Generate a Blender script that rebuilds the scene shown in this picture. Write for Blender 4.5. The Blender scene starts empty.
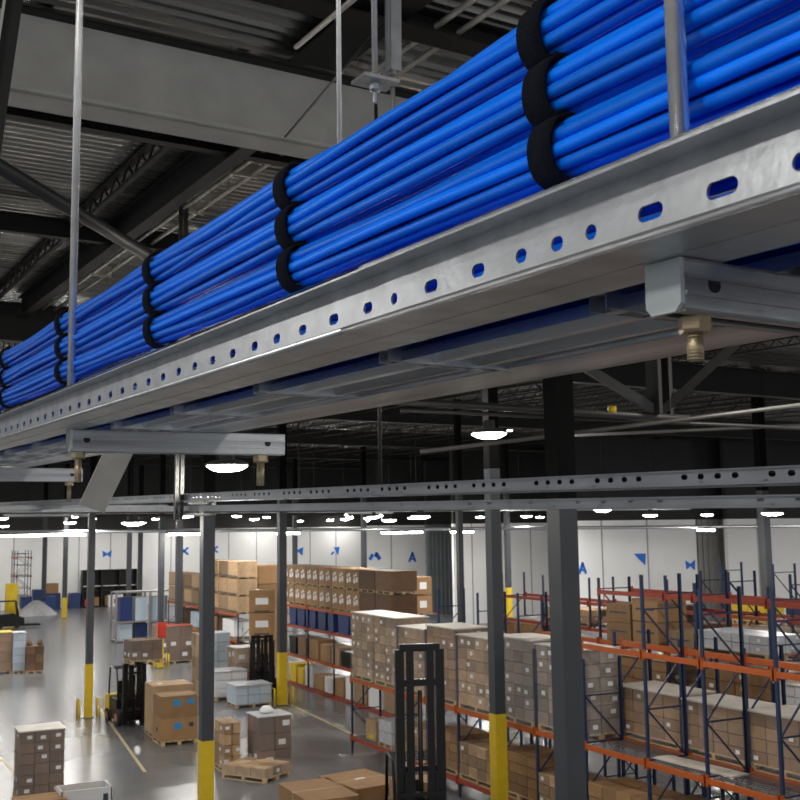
import bpy, bmesh, math, random
from math import sin, cos, pi, radians, sqrt, atan2
from mathutils import Vector as V, Matrix as MX

random.seed(7)
S = bpy.context.scene
COL = S.collection

# ------------------------------------------------------------------ camera
FPX, H = 1080.0, 7.0
EYE = V((0, 0, H))
AX = [V((0.892, -0.041, -0.449)), V((-0.451, -0.112, -0.885)), V((-0.014, 0.993, -0.119))]
yv = V((-550, -137, -FPX)).normalized()
u0 = V((-0.014, 1, 0)); u0.z = -(u0.x * yv.x + u0.y * yv.y) / yv.z
zv = u0.normalized(); xv = yv.cross(zv)
AX = [xv, yv, zv]
def ray(px, py):
    c = V(((px - 400) / FPX, (400 - py) / FPX, -1))
    return V([a.dot(c) for a in AX])
def on_z(px, py, z=0.0): r = ray(px, py); return EYE + r * ((z - H) / r.z)
def on_x(px, py, x): r = ray(px, py); return EYE + r * (x / r.x)
def on_y(px, py, y): r = ray(px, py); return EYE + r * (y / r.y)
def at(px, py, d): return EYE + ray(px, py) * d

def to_px(p):
    d = p - EYE; c = [sum(AX[i][k] * d[i] for i in range(3)) for k in range(3)]
    return 400 - FPX * c[0] / c[2]
cd = bpy.data.cameras.new('camera'); cam = bpy.data.objects.new('camera', cd); COL.objects.link(cam)
cd.dof.use_dof = True; cd.dof.focus_distance = 3.0; cd.dof.aperture_fstop = 16
cam.matrix_world = MX(((AX[0].x, AX[0].y, AX[0].z, 0), (AX[1].x, AX[1].y, AX[1].z, 0), (AX[2].x, AX[2].y, AX[2].z, H), (0, 0, 0, 1)))
cd.sensor_width = 36; cd.lens = FPX / 800 * 36; cd.clip_start = .05; cd.clip_end = 500
S.camera = cam

# overhead frame: cable trays and roof steel run along TT, across NN (roof pitch is about one degree)
TT = ray(-243, 514).normalized(); NN = TT.cross(V((0, 0, 1))).normalized(); UU = NN.cross(TT)
def W(n, t, u): return EYE + NN * n + TT * t + UU * u
def FM(n=0, t=0, u=0):
    o = W(n, t, u)
    return MX(((NN.x, TT.x, UU.x, o.x), (NN.y, TT.y, UU.y, o.y), (NN.z, TT.z, UU.z, o.z), (0, 0, 0, 1)))

# ------------------------------------------------------------------ materials
def mat(name, col, rough=.5, metal=0., noise=None, bump=None, emit=None, alpha=None, rnd=None, coat=0., spec=.5):
    """noise=(scale, amount[, stretch]); bump=(scale, strength[, stretch]); rnd=per object brightness spread"""
    m = bpy.data.materials.new(name); m.use_nodes = True
    nt = m.node_tree; N = nt.nodes; L = nt.links; b = N['Principled BSDF']
    b.inputs['Base Color'].default_value = (*col, 1); b.inputs['Roughness'].default_value = rough
    b.inputs['Metallic'].default_value = metal; b.inputs['Coat Weight'].default_value = coat
    b.inputs['Specular IOR Level'].default_value = spec
    tc = N.new('ShaderNodeTexCoord')
    def tex(scale, stretch):
        mp = N.new('ShaderNodeMapping'); L.new(tc.outputs['Object'], mp.inputs['Vector'])
        mp.inputs['Scale'].default_value = stretch or (1, 1, 1)
        t = N.new('ShaderNodeTexNoise'); t.inputs['Scale'].default_value = scale; t.inputs['Detail'].default_value = 5
        L.new(mp.outputs[0], t.inputs['Vector']); return t
    last = None
    if noise:
        t = tex(noise[0], noise[2] if len(noise) > 2 else None)
        r = N.new('ShaderNodeMapRange'); L.new(t.outputs['Fac'], r.inputs[0])
        r.inputs[1].default_value = .3; r.inputs[2].default_value = .7
        r.inputs[3].default_value = 1 - noise[1]; r.inputs[4].default_value = 1 + noise[1]
        last = r.outputs[0]
    if rnd:
        oi = N.new('ShaderNodeObjectInfo'); r = N.new('ShaderNodeMapRange'); L.new(oi.outputs['Random'], r.inputs[0])
        r.inputs[3].default_value = 1 - rnd; r.inputs[4].default_value = 1 + rnd
        if last:
            mm = N.new('ShaderNodeMath'); mm.operation = 'MULTIPLY'; L.new(last, mm.inputs[0]); L.new(r.outputs[0], mm.inputs[1]); last = mm.outputs[0]
        else: last = r.outputs[0]
    if last:
        hs = N.new('ShaderNodeHueSaturation'); hs.inputs['Color'].default_value = (*col, 1)
        L.new(last, hs.inputs['Value']); L.new(hs.outputs[0], b.inputs['Base Color'])
    if bump:
        t = tex(bump[0], bump[2] if len(bump) > 2 else None)
        bp = N.new('ShaderNodeBump'); bp.inputs['Strength'].default_value = bump[1]; bp.inputs['Distance'].default_value = .02
        L.new(t.outputs['Fac'], bp.inputs['Height']); L.new(bp.outputs[0], b.inputs['Normal'])
    if emit:
        b.inputs['Emission Color'].default_value = (*emit[0], 1); b.inputs['Emission Strength'].default_value = emit[1]
    if alpha: b.inputs['Alpha'].default_value = alpha
    return m

M = {}
M['galv'] = mat('galvanized steel', (.50, .52, .55), .36, .85, noise=(14, .16), bump=(60, .05))
M['galv_dark'] = mat('weathered strut steel', (.34, .35, .36), .38, .85, noise=(9, .35, (.12, 1, 4)), bump=(40, .06))
M['tray_grey'] = mat('dull tray steel', (.30, .315, .335), .45, .8, noise=(2, .12), bump=(30, .03))
M['galv_streak'] = mat('galvanized strip', (.50, .53, .57), .30, .9, noise=(9, .5, (1, .08, 1)), bump=(40, .06))
M['zinc'] = mat('bright zinc', (.62, .66, .70), .28, .9, noise=(30, .1))
M['plate'] = mat('pale zinc plate', (.50, .56, .58), .35, .4, noise=(10, .06))
M['brass'] = mat('yellow zinc', (.34, .27, .17), .35, .85, noise=(40, .15))
M['cable'] = mat('blue cable jacket', (.0004, .160, .84), .34, 0, rnd=.24, coat=.0, spec=.35, noise=(9, .07))
M['velcro'] = mat('black hook and loop', (.006, .007, .012), .95, 0, bump=(300, .5), spec=.15)
M['girder'] = mat('grey steel paint', (.56, .55, .515), .55, .05, noise=(2.5, .10))
M['joist'] = mat('dark joist primer', (.016, .015, .014), .6, .2, noise=(6, .2))
M['roof_shade'] = mat('painted roof shade', (.004, .004, .004), .8, 0, noise=(6, .2), spec=.1)  # near-black colour that paints in the dark under the roof
M['brace'] = mat('dark brace paint', (.05, .05, .05), .45, .3, noise=(5, .15))
M['deck'] = mat('roof deck steel', (.36, .35, .33), .24, .85, noise=(1.2, .55, (.2, 4, 1)))
M['conduit'] = mat('conduit steel', (.72, .69, .61), .4, .5, noise=(5, .2))
M['dull_pipe'] = mat('dull pipe', (.17, .16, .145), .45, .4, noise=(4, .15))
M['pipe'] = mat('sprinkler pipe', (.06, .058, .054), .45, .3, noise=(4, .12))
M['column'] = mat('column grey paint', (.048, .053, .062), .5, .0, noise=(3, .08))
M['yellow'] = mat('safety yellow', (.72, .50, .015), .45, 0, noise=(4, .08))
M['wall'] = mat('white wall panel', (.90, .90, .90), .6, 0, noise=(.3, .04))
M['joint'] = mat('wall joint', (.40, .40, .41), .7)
M['dark_wall'] = mat('dark upper wall', (.018, .018, .018), .7, noise=(.6, .15))
M['grey_sheet'] = mat('grey sheet door', (.16, .18, .19), .5, .2, noise=(1, .1))
M['pale_sheet'] = mat('pale ribbed sheet', (.30, .30, .29), .5, .2, noise=(.8, .1))
M['floor'] = mat('polished concrete', (.145, .15, .158), .25, 0, noise=(.35, .25), bump=(1.5, .02), spec=.6)
M['line'] = mat('yellow floor paint', (.52, .44, .24), .45, noise=(3, .2))
M['card'] = mat('cardboard', (.30, .17, .075), .75, 0, noise=(3, .10), rnd=.2)
M['card_pale'] = mat('pale cardboard', (.38, .25, .14), .75, 0, noise=(4, .18), rnd=.42)
M['card_dark'] = mat('brown cardboard', (.155, .085, .045), .75, 0, noise=(3, .12), rnd=.3)
M['card_grey'] = mat('greyish cardboard', (.27, .215, .17), .6, 0, noise=(4, .12), rnd=.35)
M['tape'] = mat('packing tape', (.50, .40, .27), .25)
M['white'] = mat('white paper', (.80, .80, .80), .6, rnd=.06)
M['blueprint'] = mat('blue print', (.03, .25, .52), .5)
M['darkprint'] = mat('dark print', (.03, .05, .08), .6)
M['film'] = mat('stretch film', (.80, .82, .86), .12, 0, bump=(9, 1.0, (1, 1, 2.2)), alpha=.11, spec=1.0)
M['sheet'] = mat('pale top sheet', (.55, .505, .45), .4, 0, noise=(4, .1))
M['wood'] = mat('pallet wood', (.50, .36, .20), .7, 0, noise=(5, .18, (1, 6, 1)), rnd=.12)
M['orange'] = mat('rack orange', (.44, .09, .012), .45, 0, noise=(4, .1))
M['rack_red'] = mat('rack red', (.36, .05, .02), .5, 0, noise=(4, .1))
M['rack_blue'] = mat('rack blue', (.009, .026, .075), .45, 0, noise=(4, .1))
M['wire'] = mat('wire deck', (.36, .36, .36), .4, .7)
M['black'] = mat('black paint', (.006, .006, .0065), .4, .0, spec=.3)
M['tyre'] = mat('tyre rubber', (.02, .02, .02), .9)
M['hub'] = mat('orange hub', (.55, .16, .04), .5)
M['lens'] = mat('lit lamp lens', (1, 1, 1), .4, emit=((1.0, .965, .90), 78.0))
M['strip'] = mat('lit strip lens', (1, 1, 1), .4, emit=((1.0, .97, .92), 16.0))
M['lamp'] = mat('lamp housing', (.10, .10, .10), .5, .3)
M['tapeblue'] = mat('blue tape', (.01, .17, .70), .5)
M['binblue'] = mat('blue plastic', (.012, .032, .13), .45, rnd=.3)
M['red'] = mat('red enamel', (.50, .035, .015), .4)
M['clear'] = mat('bluish plastic', (.50, .60, .70), .25, rnd=.1)
M['greywrap'] = mat('grey wrap', (.52, .53, .56), .35, 0, noise=(4, .12), bump=(6, .4))
M['thread'] = mat('threaded rod', (.74, .74, .73), .24, .7, noise=(20, .1))
def wave_bump(m, scale, strength):
    nt = m.node_tree; b = nt.nodes['Principled BSDF']; w = nt.nodes.new('ShaderNodeTexWave'); w.bands_direction = 'Z'
    w.inputs['Scale'].default_value = scale; tc = nt.nodes.new('ShaderNodeTexCoord'); bp = nt.nodes.new('ShaderNodeBump')
    bp.inputs['Strength'].default_value = strength; bp.inputs['Distance'].default_value = .003
    nt.links.new(tc.outputs['Object'], w.inputs['Vector']); nt.links.new(w.outputs['Fac'], bp.inputs['Height']); nt.links.new(bp.outputs[0], b.inputs['Normal'])
wave_bump(M['thread'], 90, .12)

# ------------------------------------------------------------------ mesh building
class MB:
    def __init__(s): s.v = []; s.f = []; s.sm = []
    def add(s, vs, fs, smooth=False):
        k = len(s.v); s.v += [tuple(p) for p in vs]
        for f in fs: s.f.append([i + k for i in f]); s.sm.append(smooth)
        return s
    def box(s, lo, hi):
        x0, y0, z0 = lo; x1, y1, z1 = hi
        return s.add([(x0, y0, z0), (x1, y0, z0), (x1, y1, z0), (x0, y1, z0), (x0, y0, z1), (x1, y0, z1), (x1, y1, z1), (x0, y1, z1)],
              [(0, 3, 2, 1), (4, 5, 6, 7), (0, 1, 5, 4), (1, 2, 6, 5), (2, 3, 7, 6), (3, 0, 4, 7)])
    def cbox(s, c, d): return s.box([c[i] - d[i] / 2 for i in range(3)], [c[i] + d[i] / 2 for i in range(3)])
    def bar(s, a, b, w, h, up=(0, 0, 1)):
        a, b = V(a), V(b); d = (b - a).normalized(); up = V(up)
        if abs(d.dot(up)) > .98: up = V((0, 1, 0)) if abs(d.y) < .9 else V((1, 0, 0))
        x = d.cross(up).normalized(); y = x.cross(d)
        vs = [p + x * (i * w / 2) + y * (j * h / 2) for p in (a, b) for i, j in ((-1, -1), (1, -1), (1, 1), (-1, 1))]
        return s.add(vs, [(0, 1, 2, 3), (7, 6, 5, 4), (0, 4, 5, 1), (1, 5, 6, 2), (2, 6, 7, 3), (3, 7, 4, 0)])
    def tube(s, pts, r, n=10, cap=True):
        pts = [V(p) for p in pts]; vs = []; fs = []
        x = None
        for i, p in enumerate(pts):
            d = (pts[min(i + 1, len(pts) - 1)] - pts[max(i - 1, 0)]).normalized()
            if x is None:
                x = d.cross(V((0, 0, 1)))
                if x.length < .1: x = d.cross(V((1, 0, 0)))
            x = (x - d * x.dot(d)).normalized(); y = d.cross(x)
            rr = r[i] if isinstance(r, (list, tuple)) else r
            vs += [p + x * (rr * cos(2 * pi * k / n)) + y * (rr * sin(2 * pi * k / n)) for k in range(n)]
        for i in range(len(pts) - 1):
            for k in range(n):
                a, b = i * n + k, i * n + (k + 1) % n
                fs.append((a, b, b + n, a + n))
        k0 = len(s.v); s.add(vs, fs, True)
        if cap:
            s.f.append([k0 + i for i in range(n)][::-1]); s.sm.append(False)
            e = k0 + (len(pts) - 1) * n
            s.f.append([e + i for i in range(n)]); s.sm.append(False)
        return s
    def prism(s, poly, a, b, ax=1):
        """poly of 2D points swept along axis ax from a to b; other two axes in order"""
        n = len(poly); o = [i for i in range(3) if i != ax]; vs = []
        for q in (a, b):
            for p in poly:
                c = [0, 0, 0]; c[ax] = q; c[o[0]] = p[0]; c[o[1]] = p[1]; vs.append(c)
        fs = [(i, (i + 1) % n, n + (i + 1) % n, n + i) for i in range(n)]
        fs += [tuple(range(n))[::-1], tuple(range(n, 2 * n))]
        return s.add(vs, fs)
    def lathe(s, prof, n=24, c=(0, 0, 0), smooth=True):
        vs = []; fs = []
        for r, z in prof:
            vs += [(c[0] + r * cos(2 * pi * k / n), c[1] + r * sin(2 * pi * k / n), c[2] + z) for k in range(n)]
        for i in range(len(prof) - 1):
            for k in range(n):
                a, b = i * n + k, i * n + (k + 1) % n
                fs.append((a, b, b + n, a + n))
        return s.add(vs, fs, smooth)
    def mesh(s, name, m):
        me = bpy.data.meshes.new(name); me.from_pydata(s.v, [], s.f); me.update()
        me.polygons.foreach_set('use_smooth', s.sm)
        bm = bmesh.new(); bm.from_mesh(me); bmesh.ops.recalc_face_normals(bm, faces=bm.faces); bm.to_mesh(me); bm.free()
        me.materials.append(m if not isinstance(m, str) else M[m]); return me

def link(name, data, parent=None, loc=None, mx=None, rz=0, label=None):
    o = bpy.data.objects.new(name, data); COL.objects.link(o)
    if parent: o.parent = parent
    if mx is not None: o.matrix_world = mx
    elif loc is not None: o.location = loc; o.rotation_euler = (0, 0, rz)
    if label: o['label'] = label
    return o
def part(name, mb, m, parent, loc=None, rz=0, label=None):
    return link(name, mb.mesh(name, m) if isinstance(mb, MB) else mb, parent, loc, None, rz, label)
def tag(o, label, cat, group=None):
    o['label'] = label; o['category'] = cat
    if group: o['group'] = group
    return o
def thing(name, label, cat, loc=(0, 0, 0), rz=0, group=None, mx=None):
    o = bpy.data.objects.new(name, None); o.empty_display_size = .1; COL.objects.link(o)
    if mx is not None: o.matrix_world = mx
    else: o.location = loc; o.rotation_euler = (0, 0, rz)
    return tag(o, label, cat, group)
def single(name, mb, m, label, cat, loc=(0, 0, 0), rz=0, group=None, mx=None):
    return tag(link(name, mb.mesh(name, m) if isinstance(mb, MB) else mb, None, loc, mx, rz), label, cat, group)
def struct(name, mb, m, loc=(0, 0, 0), rz=0, mx=None, parent=None):
    o = link(name, mb.mesh(name, m), parent, loc, mx, rz)
    if not parent: o['kind'] = 'structure'
    return o
def copy_tree(o, parent=None):
    c = o.copy(); COL.objects.link(c)
    if parent: c.parent = parent
    for ch in list(o.children): copy_tree(ch, c)
    return c

# ------------------------------------------------------------------ the setting
struct('floor', MB().box((-40, -25, -.25), (160, 125, 0)), 'floor')

# roof deck: corrugated sheet, ribs run across the trays
ROOF = 5.12
mb = MB(); per = .20; t = -12.0; prof = []
while t < 116:
    prof += [(t, ROOF), (t + .07, ROOF), (t + .10, ROOF + .055), (t + .17, ROOF + .055)]; t += per
vs = []; fs = []
for i, (tt, uu) in enumerate(prof): vs += [(-40, tt, uu), (130, tt, uu)]
for i in range(len(prof) - 1): fs.append((2 * i, 2 * i + 1, 2 * i + 3, 2 * i + 2))
mb.add(vs, fs)
mb.box((-40, -12, ROOF + .10), (130, 116, ROOF + .14))
struct('ceiling', mb, 'deck', mx=FM())

# far walls, stepped as in the building
def wall(name, x0, x1, y, z1=7.35, m='wall', joints=True, top=True, trim='trim_1', step=3.0):
    w = struct(name, MB().box((x0, y, 0), (x1, y + .3, z1)), m)
    if top: struct('upper_panel', MB().box((x0, y, z1), (x1, y + .3, 15.5)), 'dark_wall', parent=w)
    if joints:
        j = MB(); x = x0 + step * .6
        while x < x1 - .5:
            j.box((x - .05, y - .02, 0), (x + .05, y + .01, z1)); x += step
        struct('panel_joint', j, 'joint', parent=w)
    return w
wall('wall_back', -45, 62.0, 108)
xm0, xm1 = on_y(366, 560, 84).x, on_y(429, 560, 84).x
wall('wall_back_middle', xm0, xm1, 84, step=4)
xd0, xd1 = on_y(427, 560, 80).x, on_y(455, 560, 80).x
d = struct('door_1', MB().box((xd0, 80, 0), (xd1, 80.3, 7.35)), 'grey_sheet'); struct('upper_panel', MB().box((xd0, 80, 7.35), (xd1, 80.3, 14)), 'dark_wall', parent=d)
rb = MB()
for k in range(7):
    x = xd0 + (xd1 - xd0) * (k + .5) / 7; rb.box((x - .06, 79.9, 0), (x + .06, 80.02, 7.35))
for z in (3.1, 5.2): rb.box((xd0, 79.88, z), (xd1, 80.01, z + .15))
struct('rib', rb, 'grey_sheet', parent=d)
xe0, xe1 = on_y(454, 560, 70).x, on_y(582, 560, 70).x
wall('wall_back_inner', xe0, xe1, 70, step=2.6)
xr0, xr1 = on_y(574, 560, 52).x, on_y(697, 560, 52).x
wall('wall_right_near', xr0, xr1, 52, step=3.4)
xs0, xs1 = on_y(696, 560, 52.6).x, on_y(734, 560, 52.6).x
d = struct('door_2', MB().box((xs0, 52.6, 0), (xs1, 52.8, 7.35)), 'pale_sheet'); struct('upper_panel', MB().box((xs0, 52.6, 7.35), (xs1, 52.8, 14)), 'dark_wall', parent=d)
rb = MB(); k = 0; x = xs0 + .2
while x < xs1:
    rb.box((x - .04, 52.5, 0), (x + .04, 52.62, 7.35)); x += .42
struct('rib', rb, 'pale_sheet', parent=d)
wall('wall_right_far', xs1 - 1.5, 150, 51.5, step=4.2)

# blue tape marks on the walls
def tape_mark(px, py, y, kind, label, s=1.0):
    p = on_y(px, py, y); b = MB(); s *= 1.15; f = y - .04
    def stroke(x0, z0, x1, z1, w=.28):
        dx, dz = x1 - x0, z1 - z0; l = sqrt(dx * dx + dz * dz); nx, nz = -dz / l * w / 2, dx / l * w / 2
        b.prism([(x0 + nx, z0 + nz), (x1 + nx, z1 + nz), (x1 - nx, z1 - nz), (x0 - nx, z0 - nz)], -.012, .012, 1)
    if kind == 'x': stroke(-.6, -.5, .6, .5); stroke(-.6, .5, .6, -.5)
    if kind == 'tri_down': b.prism([(-.75, .5), (.65, .5), (.55, -.6)], -.012, .012, 1)
    if kind == 'tri_left': b.prism([(.5, .6), (.4, -.7), (-.6, .1)], -.012, .012, 1)
    if kind == 'arrow': b.prism([(-.2, .55), (.75, .65), (.5, -.65)], -.012, .012, 1); stroke(-.7, -.5, -.2, -.15)
    if kind == 'a': stroke(-.45, -.6, .1, .6); stroke(.45, -.6, .0, .6); stroke(-.4, -.2, .4, -.25, .2)
    if kind == 'two': stroke(-.7, -.4, -.3, .2, .4); stroke(.1, .3, .6, -.4, .45); stroke(.0, -.1, .2, .4, .3)
    if kind == 'bow': b.prism([(-.6, .45), (0, .1), (.6, .5), (.5, -.5), (0, -.1), (-.5, -.4)], -.012, .012, 1)
    b.v = [(q[0] * s, q[1], q[2] * s) for q in b.v]
    single('tape_mark', b, 'tapeblue', label, 'wall mark', loc=(p.x, f, p.z), group='blue marks on the white walls')
tape_mark(107, 554, 108, 'bow', 'blue bow shaped mark on the white wall above the dark shelving', .66)
tape_mark(184, 551, 108, 'x', 'blue cross mark on the white wall just left of the yellow-based centre column', .6)
tape_mark(214, 549.5, 108, 'x', 'blue cross mark just above the carton stack beside the centre column', .55)
tape_mark(300, 551, 108, 'tri_left', 'blue left-pointing mark beside a far column, above the labelled cartons', .6)
tape_mark(335, 551, 108, 'arrow', 'blue arrow mark pointing up right on the wall above the labelled cartons', .6)
tape_mark(375, 556, 84, 'two', 'two-piece blue mark on the white wall right of the thin far column', .65)
tape_mark(412, 557, 84, 'a', 'blue letter-A shaped mark on the wall beside the grey door', .6)
tape_mark(582, 568, 52, 'a', 'blue letter-A shaped mark beside the widest dark column', .46)
tape_mark(640, 559, 52, 'tri_down', 'solid blue triangle pointing down on the right white wall', .55)
tape_mark(690, 565, 52, 'bow', 'blue cross mark on the white wall beside the ribbed sheet', .56)

# ------------------------------------------------------------------ cable tray with punched rails
def punched(b, n, t0, t1, u0, u1, slots, uc, hh, th=.004, N=16):
    """web plate in the plane n = const with real slotted holes; slots = [(t, half length)]"""
    slots = [s for s in slots if t0 + .03 < s[0] < t1 - .03]
    edges = [t0] + [(slots[i][0] + slots[i + 1][0]) / 2 for i in range(len(slots) - 1)] + [t1]
    for (tc, hl), a, c in zip(slots, edges[:-1], edges[1:]):
        inner = []; outer = []
        for k in range(N):
            an = 2 * pi * (k + .5) / N; ca, sa = cos(an), sin(an)
            ex = max(hl - hh, 0); inner.append((tc + (ex if ca > 0 else -ex) + hh * ca, uc + hh * sa))
        corners = [(c, u1), (a, u1), (a, u0), (c, u0)]
        q = N // 4; outer = []
        for k in range(N):
            an = (k + .5) / N * 4; s = int(an); fr = an - s
            # walk: right edge middle -> top -> left -> bottom
            p = [(c, (u0 + u1) / 2), (c, u1), (a, u1), (a, u0), (c, u0)]
            per = [((c, (u0 + u1) / 2), (c, u1)), ((c, u1), (a, u1)), ((a, u1), (a, u0)), ((a, u0), (c, u0)), ((c, u0), (c, (u0 + u1) / 2))]
            ang = 2 * pi * (k + .5) / N
            if ang < pi / 4: e, f = per[0], ang / (pi / 4)
            elif ang < 3 * pi / 4: e, f = per[1], (ang - pi / 4) / (pi / 2)
            elif ang < 5 * pi / 4: e, f = per[2], (ang - 3 * pi / 4) / (pi / 2)
            elif ang < 7 * pi / 4: e, f = per[3], (ang - 5 * pi / 4) / (pi / 2)
            else: e, f = per[4], (ang - 7 * pi / 4) / (pi / 4)
            outer.append((e[0][0] + (e[1][0] - e[0][0]) * f, e[0][1] + (e[1][1] - e[0][1]) * f))
        vs = [(n, *p) for p in inner] + [(n, *p) for p in outer] + [(n + th, *p) for p in inner] + [(n + th, *p) for p in outer]
        fs = []
        for k in range(N):
            j = (k + 1) % N
            fs += [(k, j, N + j, N + k), (2 * N + k, 3 * N + k, 3 * N + j, 2 * N + j), (k, 2 * N + k, 2 * N + j, j)]
        # corner triangles between the sampled outline and the true corners
        k0 = len(vs)
        for cc, i in ((0, N // 8 - 1), (1, 3 * N // 8 - 1), (2, 5 * N // 8 - 1), (3, 7 * N // 8 - 1)):
            vs += [(n, *corners[cc]), (n + th, *corners[cc])]
            fs += [(N + i, N + (i + 1) % N, k0), (3 * N + i, k0 + 1, 3 * N + (i + 1) % N)]; k0 += 2
        b.add(vs, fs)

D, ZT, ZB = .933, .426, .306
base = W(D, 0, ZB)
tray = thing('cable_tray', 'long galvanized cable tray with slotted side rail carrying the blue cables', 'cable tray', mx=FM())
meas = [(.849, .024), (.965, .022), (1.076, .011), (1.147, .013), (1.229, .013), (1.338, .017), (1.473, .020), (1.593, .011), (1.69, .017), (1.825, .019), (1.963, .017), (2.091, .017), (2.21, .017), (2.34, .017), (2.469, .017), (2.595, .017), (2.716, .017)]
slots = [(.849 - .12 * k, .022) for k in range(12, 0, -1)] + meas + [(2.716 + .128 * k, .019) for k in range(1, 70)]
def rail(t0, t1, dn):
    b = MB(); n = D + dn
    punched(b, n, t0, t1, ZB, ZT, slots, .367, .0105)
    b.box((.884 + dn, t0, ZT - .004), (n, t1, ZT))                     # top flange, turned out
    b.box((.884 + dn, t0, ZT - .008), (.888 + dn, t1, ZT))
    b.box((.851 + dn, t0, ZB), (n, t1, ZB + .004))                     # bottom flange
    b.tube([(.853 + dn, t0, ZB + .004), (.853 + dn, t1, ZB + .004)], .0055, 10)   # rolled lip
    b.box((n, t0, ZB + .001), (1.02, t1, ZB + .005))                   # inner bottom flange
    return b
part('side_rail', rail(-1.2, 1.6305, 0), 'galv', tray, label='nearer slotted side rail')
part('side_rail', rail(1.6335, 13.5, .0015), 'galv', tray)
fb = MB(); FN = 1.555
fb.box((FN - .004, -1.2, ZB), (FN, 13.5, ZT)); fb.box((FN - .06, -1.2, ZT - .004), (FN, 13.5, ZT)); fb.box((1.385, -1.2, ZB), (FN + .008, 13.5, ZB + .004))
fb.box((FN + .004, -1.2, ZB), (FN + .008, 13.5, ZB + .012))
part('far_rail', fb, 'galv_streak', tray)
pb = MB(); prof = [(1.12, .0), (1.122, .018), (1.19, .018), (1.20, .002), (1.225, .002), (1.235, .022), (1.30, .022), (1.31, .002), (1.33, .002), (1.34, .018), (1.40, .018), (1.402, .002)]
vs = []; fs = []
for i, (n, z) in enumerate(prof): vs += [(n, -1.2, ZB + z), (n, 13.5, ZB + z), (n, -1.2, ZB + z + .003), (n, 13.5, ZB + z + .003)]
for i in range(len(prof) - 1): k = 4 * i; fs += [(k, k + 1, k + 5, k + 4), (k + 2, k + 6, k + 7, k + 3)]
pb.add(vs, fs)
part('bottom_pan', pb, 'galv_streak', tray)
for k in range(-2, 18):
    t = 1.245 + .66 * k
    b = MB().box((.95, t - .015, ZB + .024), (1.55, t + .015, ZB + .05))
    b.box((1.09, t - .020, ZB - .002), (1.41, t - .017, ZB + .024)); b.box((1.09, t + .017, ZB - .002), (1.41, t + .020, ZB + .024))
    for nn in (1.13, 1.21, 1.32, 1.39): b.box((nn - .010, t - .02, ZB - .002), (nn + .010, t + .02, ZB))
    part('rung', b, 'galv', tray)

# threaded rods and struts beneath
def rod(label, n, t, z0, r, group=None, top=4.9):
    p = W(n, t, z0); q = W(n, t, top)
    L = q.z - p.z
    return single('threaded_rod', MB().tube([(0, 0, 0), (0, 0, L)], r, 16), 'thread', label, 'threaded rod', loc=p)
rod('bright threaded rod at the right, in front of the thick blue cables', .972, .945, ZB - .062, .0125)
rod('tall bright threaded rod left of the grey girder, hanging the tray beside the lower strut', .990, 4.085, ZB - .07, .0145)
rod('thin threaded rod left of the bracket, crossing the grey girder behind the cables', 1.58, 3.03, ZB + .02, .0085)
rod('threaded rod of the small bracket above the cables', 1.80, 3.20, 1.50, .0105)
def strut(label, n0, n1, t, h, w, z, bolts, skew=0, rods=()):
    s = thing('strut_channel', label, 'strut', mx=FM(n0, t, z - h) @ MX.Rotation(skew, 4, 'Z'))
    L = n1 - n0; b = MB()
    b.box((.004, -w / 2, h - .004), (L, w / 2, h)); b.box((.004, -w / 2, 0), (L, -w / 2 + .004, h)); b.box((.004, w / 2 - .004, 0), (L, w / 2, h))
    b.box((.004, -w / 2, 0), (L, -w / 2 + .018, .004)); b.box((.004, w / 2 - .018, 0), (L, w / 2, .004))
    for q in (.3, .62): b.box((.004, -w / 2 - .004, h * q), (L, -w / 2, h * q + .006))
    part('channel', b, 'galv_dark', s)
    c = .010
    e = MB().prism([(-w / 2, c), (-w / 2 + c, 0), (w / 2 - c, 0), (w / 2, c), (w / 2, h), (-w / 2, h)], -.003, .005, 0)
    part('end_plate', e, 'plate', s)
    for n_, ln, rr in bolts:
        q = MB().lathe([(0, 0), (rr * 1.15, 0), (rr * 1.25, .004), (rr * 1.25, rr * 1.2), (0, rr * 1.2)], 6, (0, 0, -rr * 1.2), False)
        nt_ = part('nut', q, 'brass', s, loc=(n_, 0, 0))
        part('bolt', MB().tube([(0, 0, -ln), (0, 0, -rr * 1.1)], rr * .62, 14).lathe([(rr * .64, -ln + .002 * i) if i % 2 else (rr * .58, -ln + .002 * i) for i in range(int((ln - rr) / .002))], 14), 'brass', s, loc=(n_, 0, 0))
    hb = MB().tube([(0, -w / 2 - .0015, 0), (0, -w / 2 + .002, 0)], h * .15, 14)
    part('hole', hb, 'black', s, loc=(.055, 0, h * .55)); 
    if L < 1: part('hole', MB().tube([(0, -w / 2 - .0015, 0), (0, -w / 2 + .002, 0)], h * .15, 14), 'black', s, loc=(L - .07, 0, h * .55))
    return s
strut('galvanized strut under the near tray end, its square end plate facing the camera', .950, 1.85, .962, .066, .060, ZB, [(.050, .054, .0165)])
strut('galvanized strut under the tray above the lit round lamp, with bolts hanging below', .986, 1.80, 4.06, .083, .07, ZB, [(.03, .11, .020), (.725, .12, .024)], -.14)
strut('farther galvanized strut at the left edge, under the receding tray', .95, 1.88, 7.45, .09, .08, ZB - .01, [(.85, .13, .022)], -.05)

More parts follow.
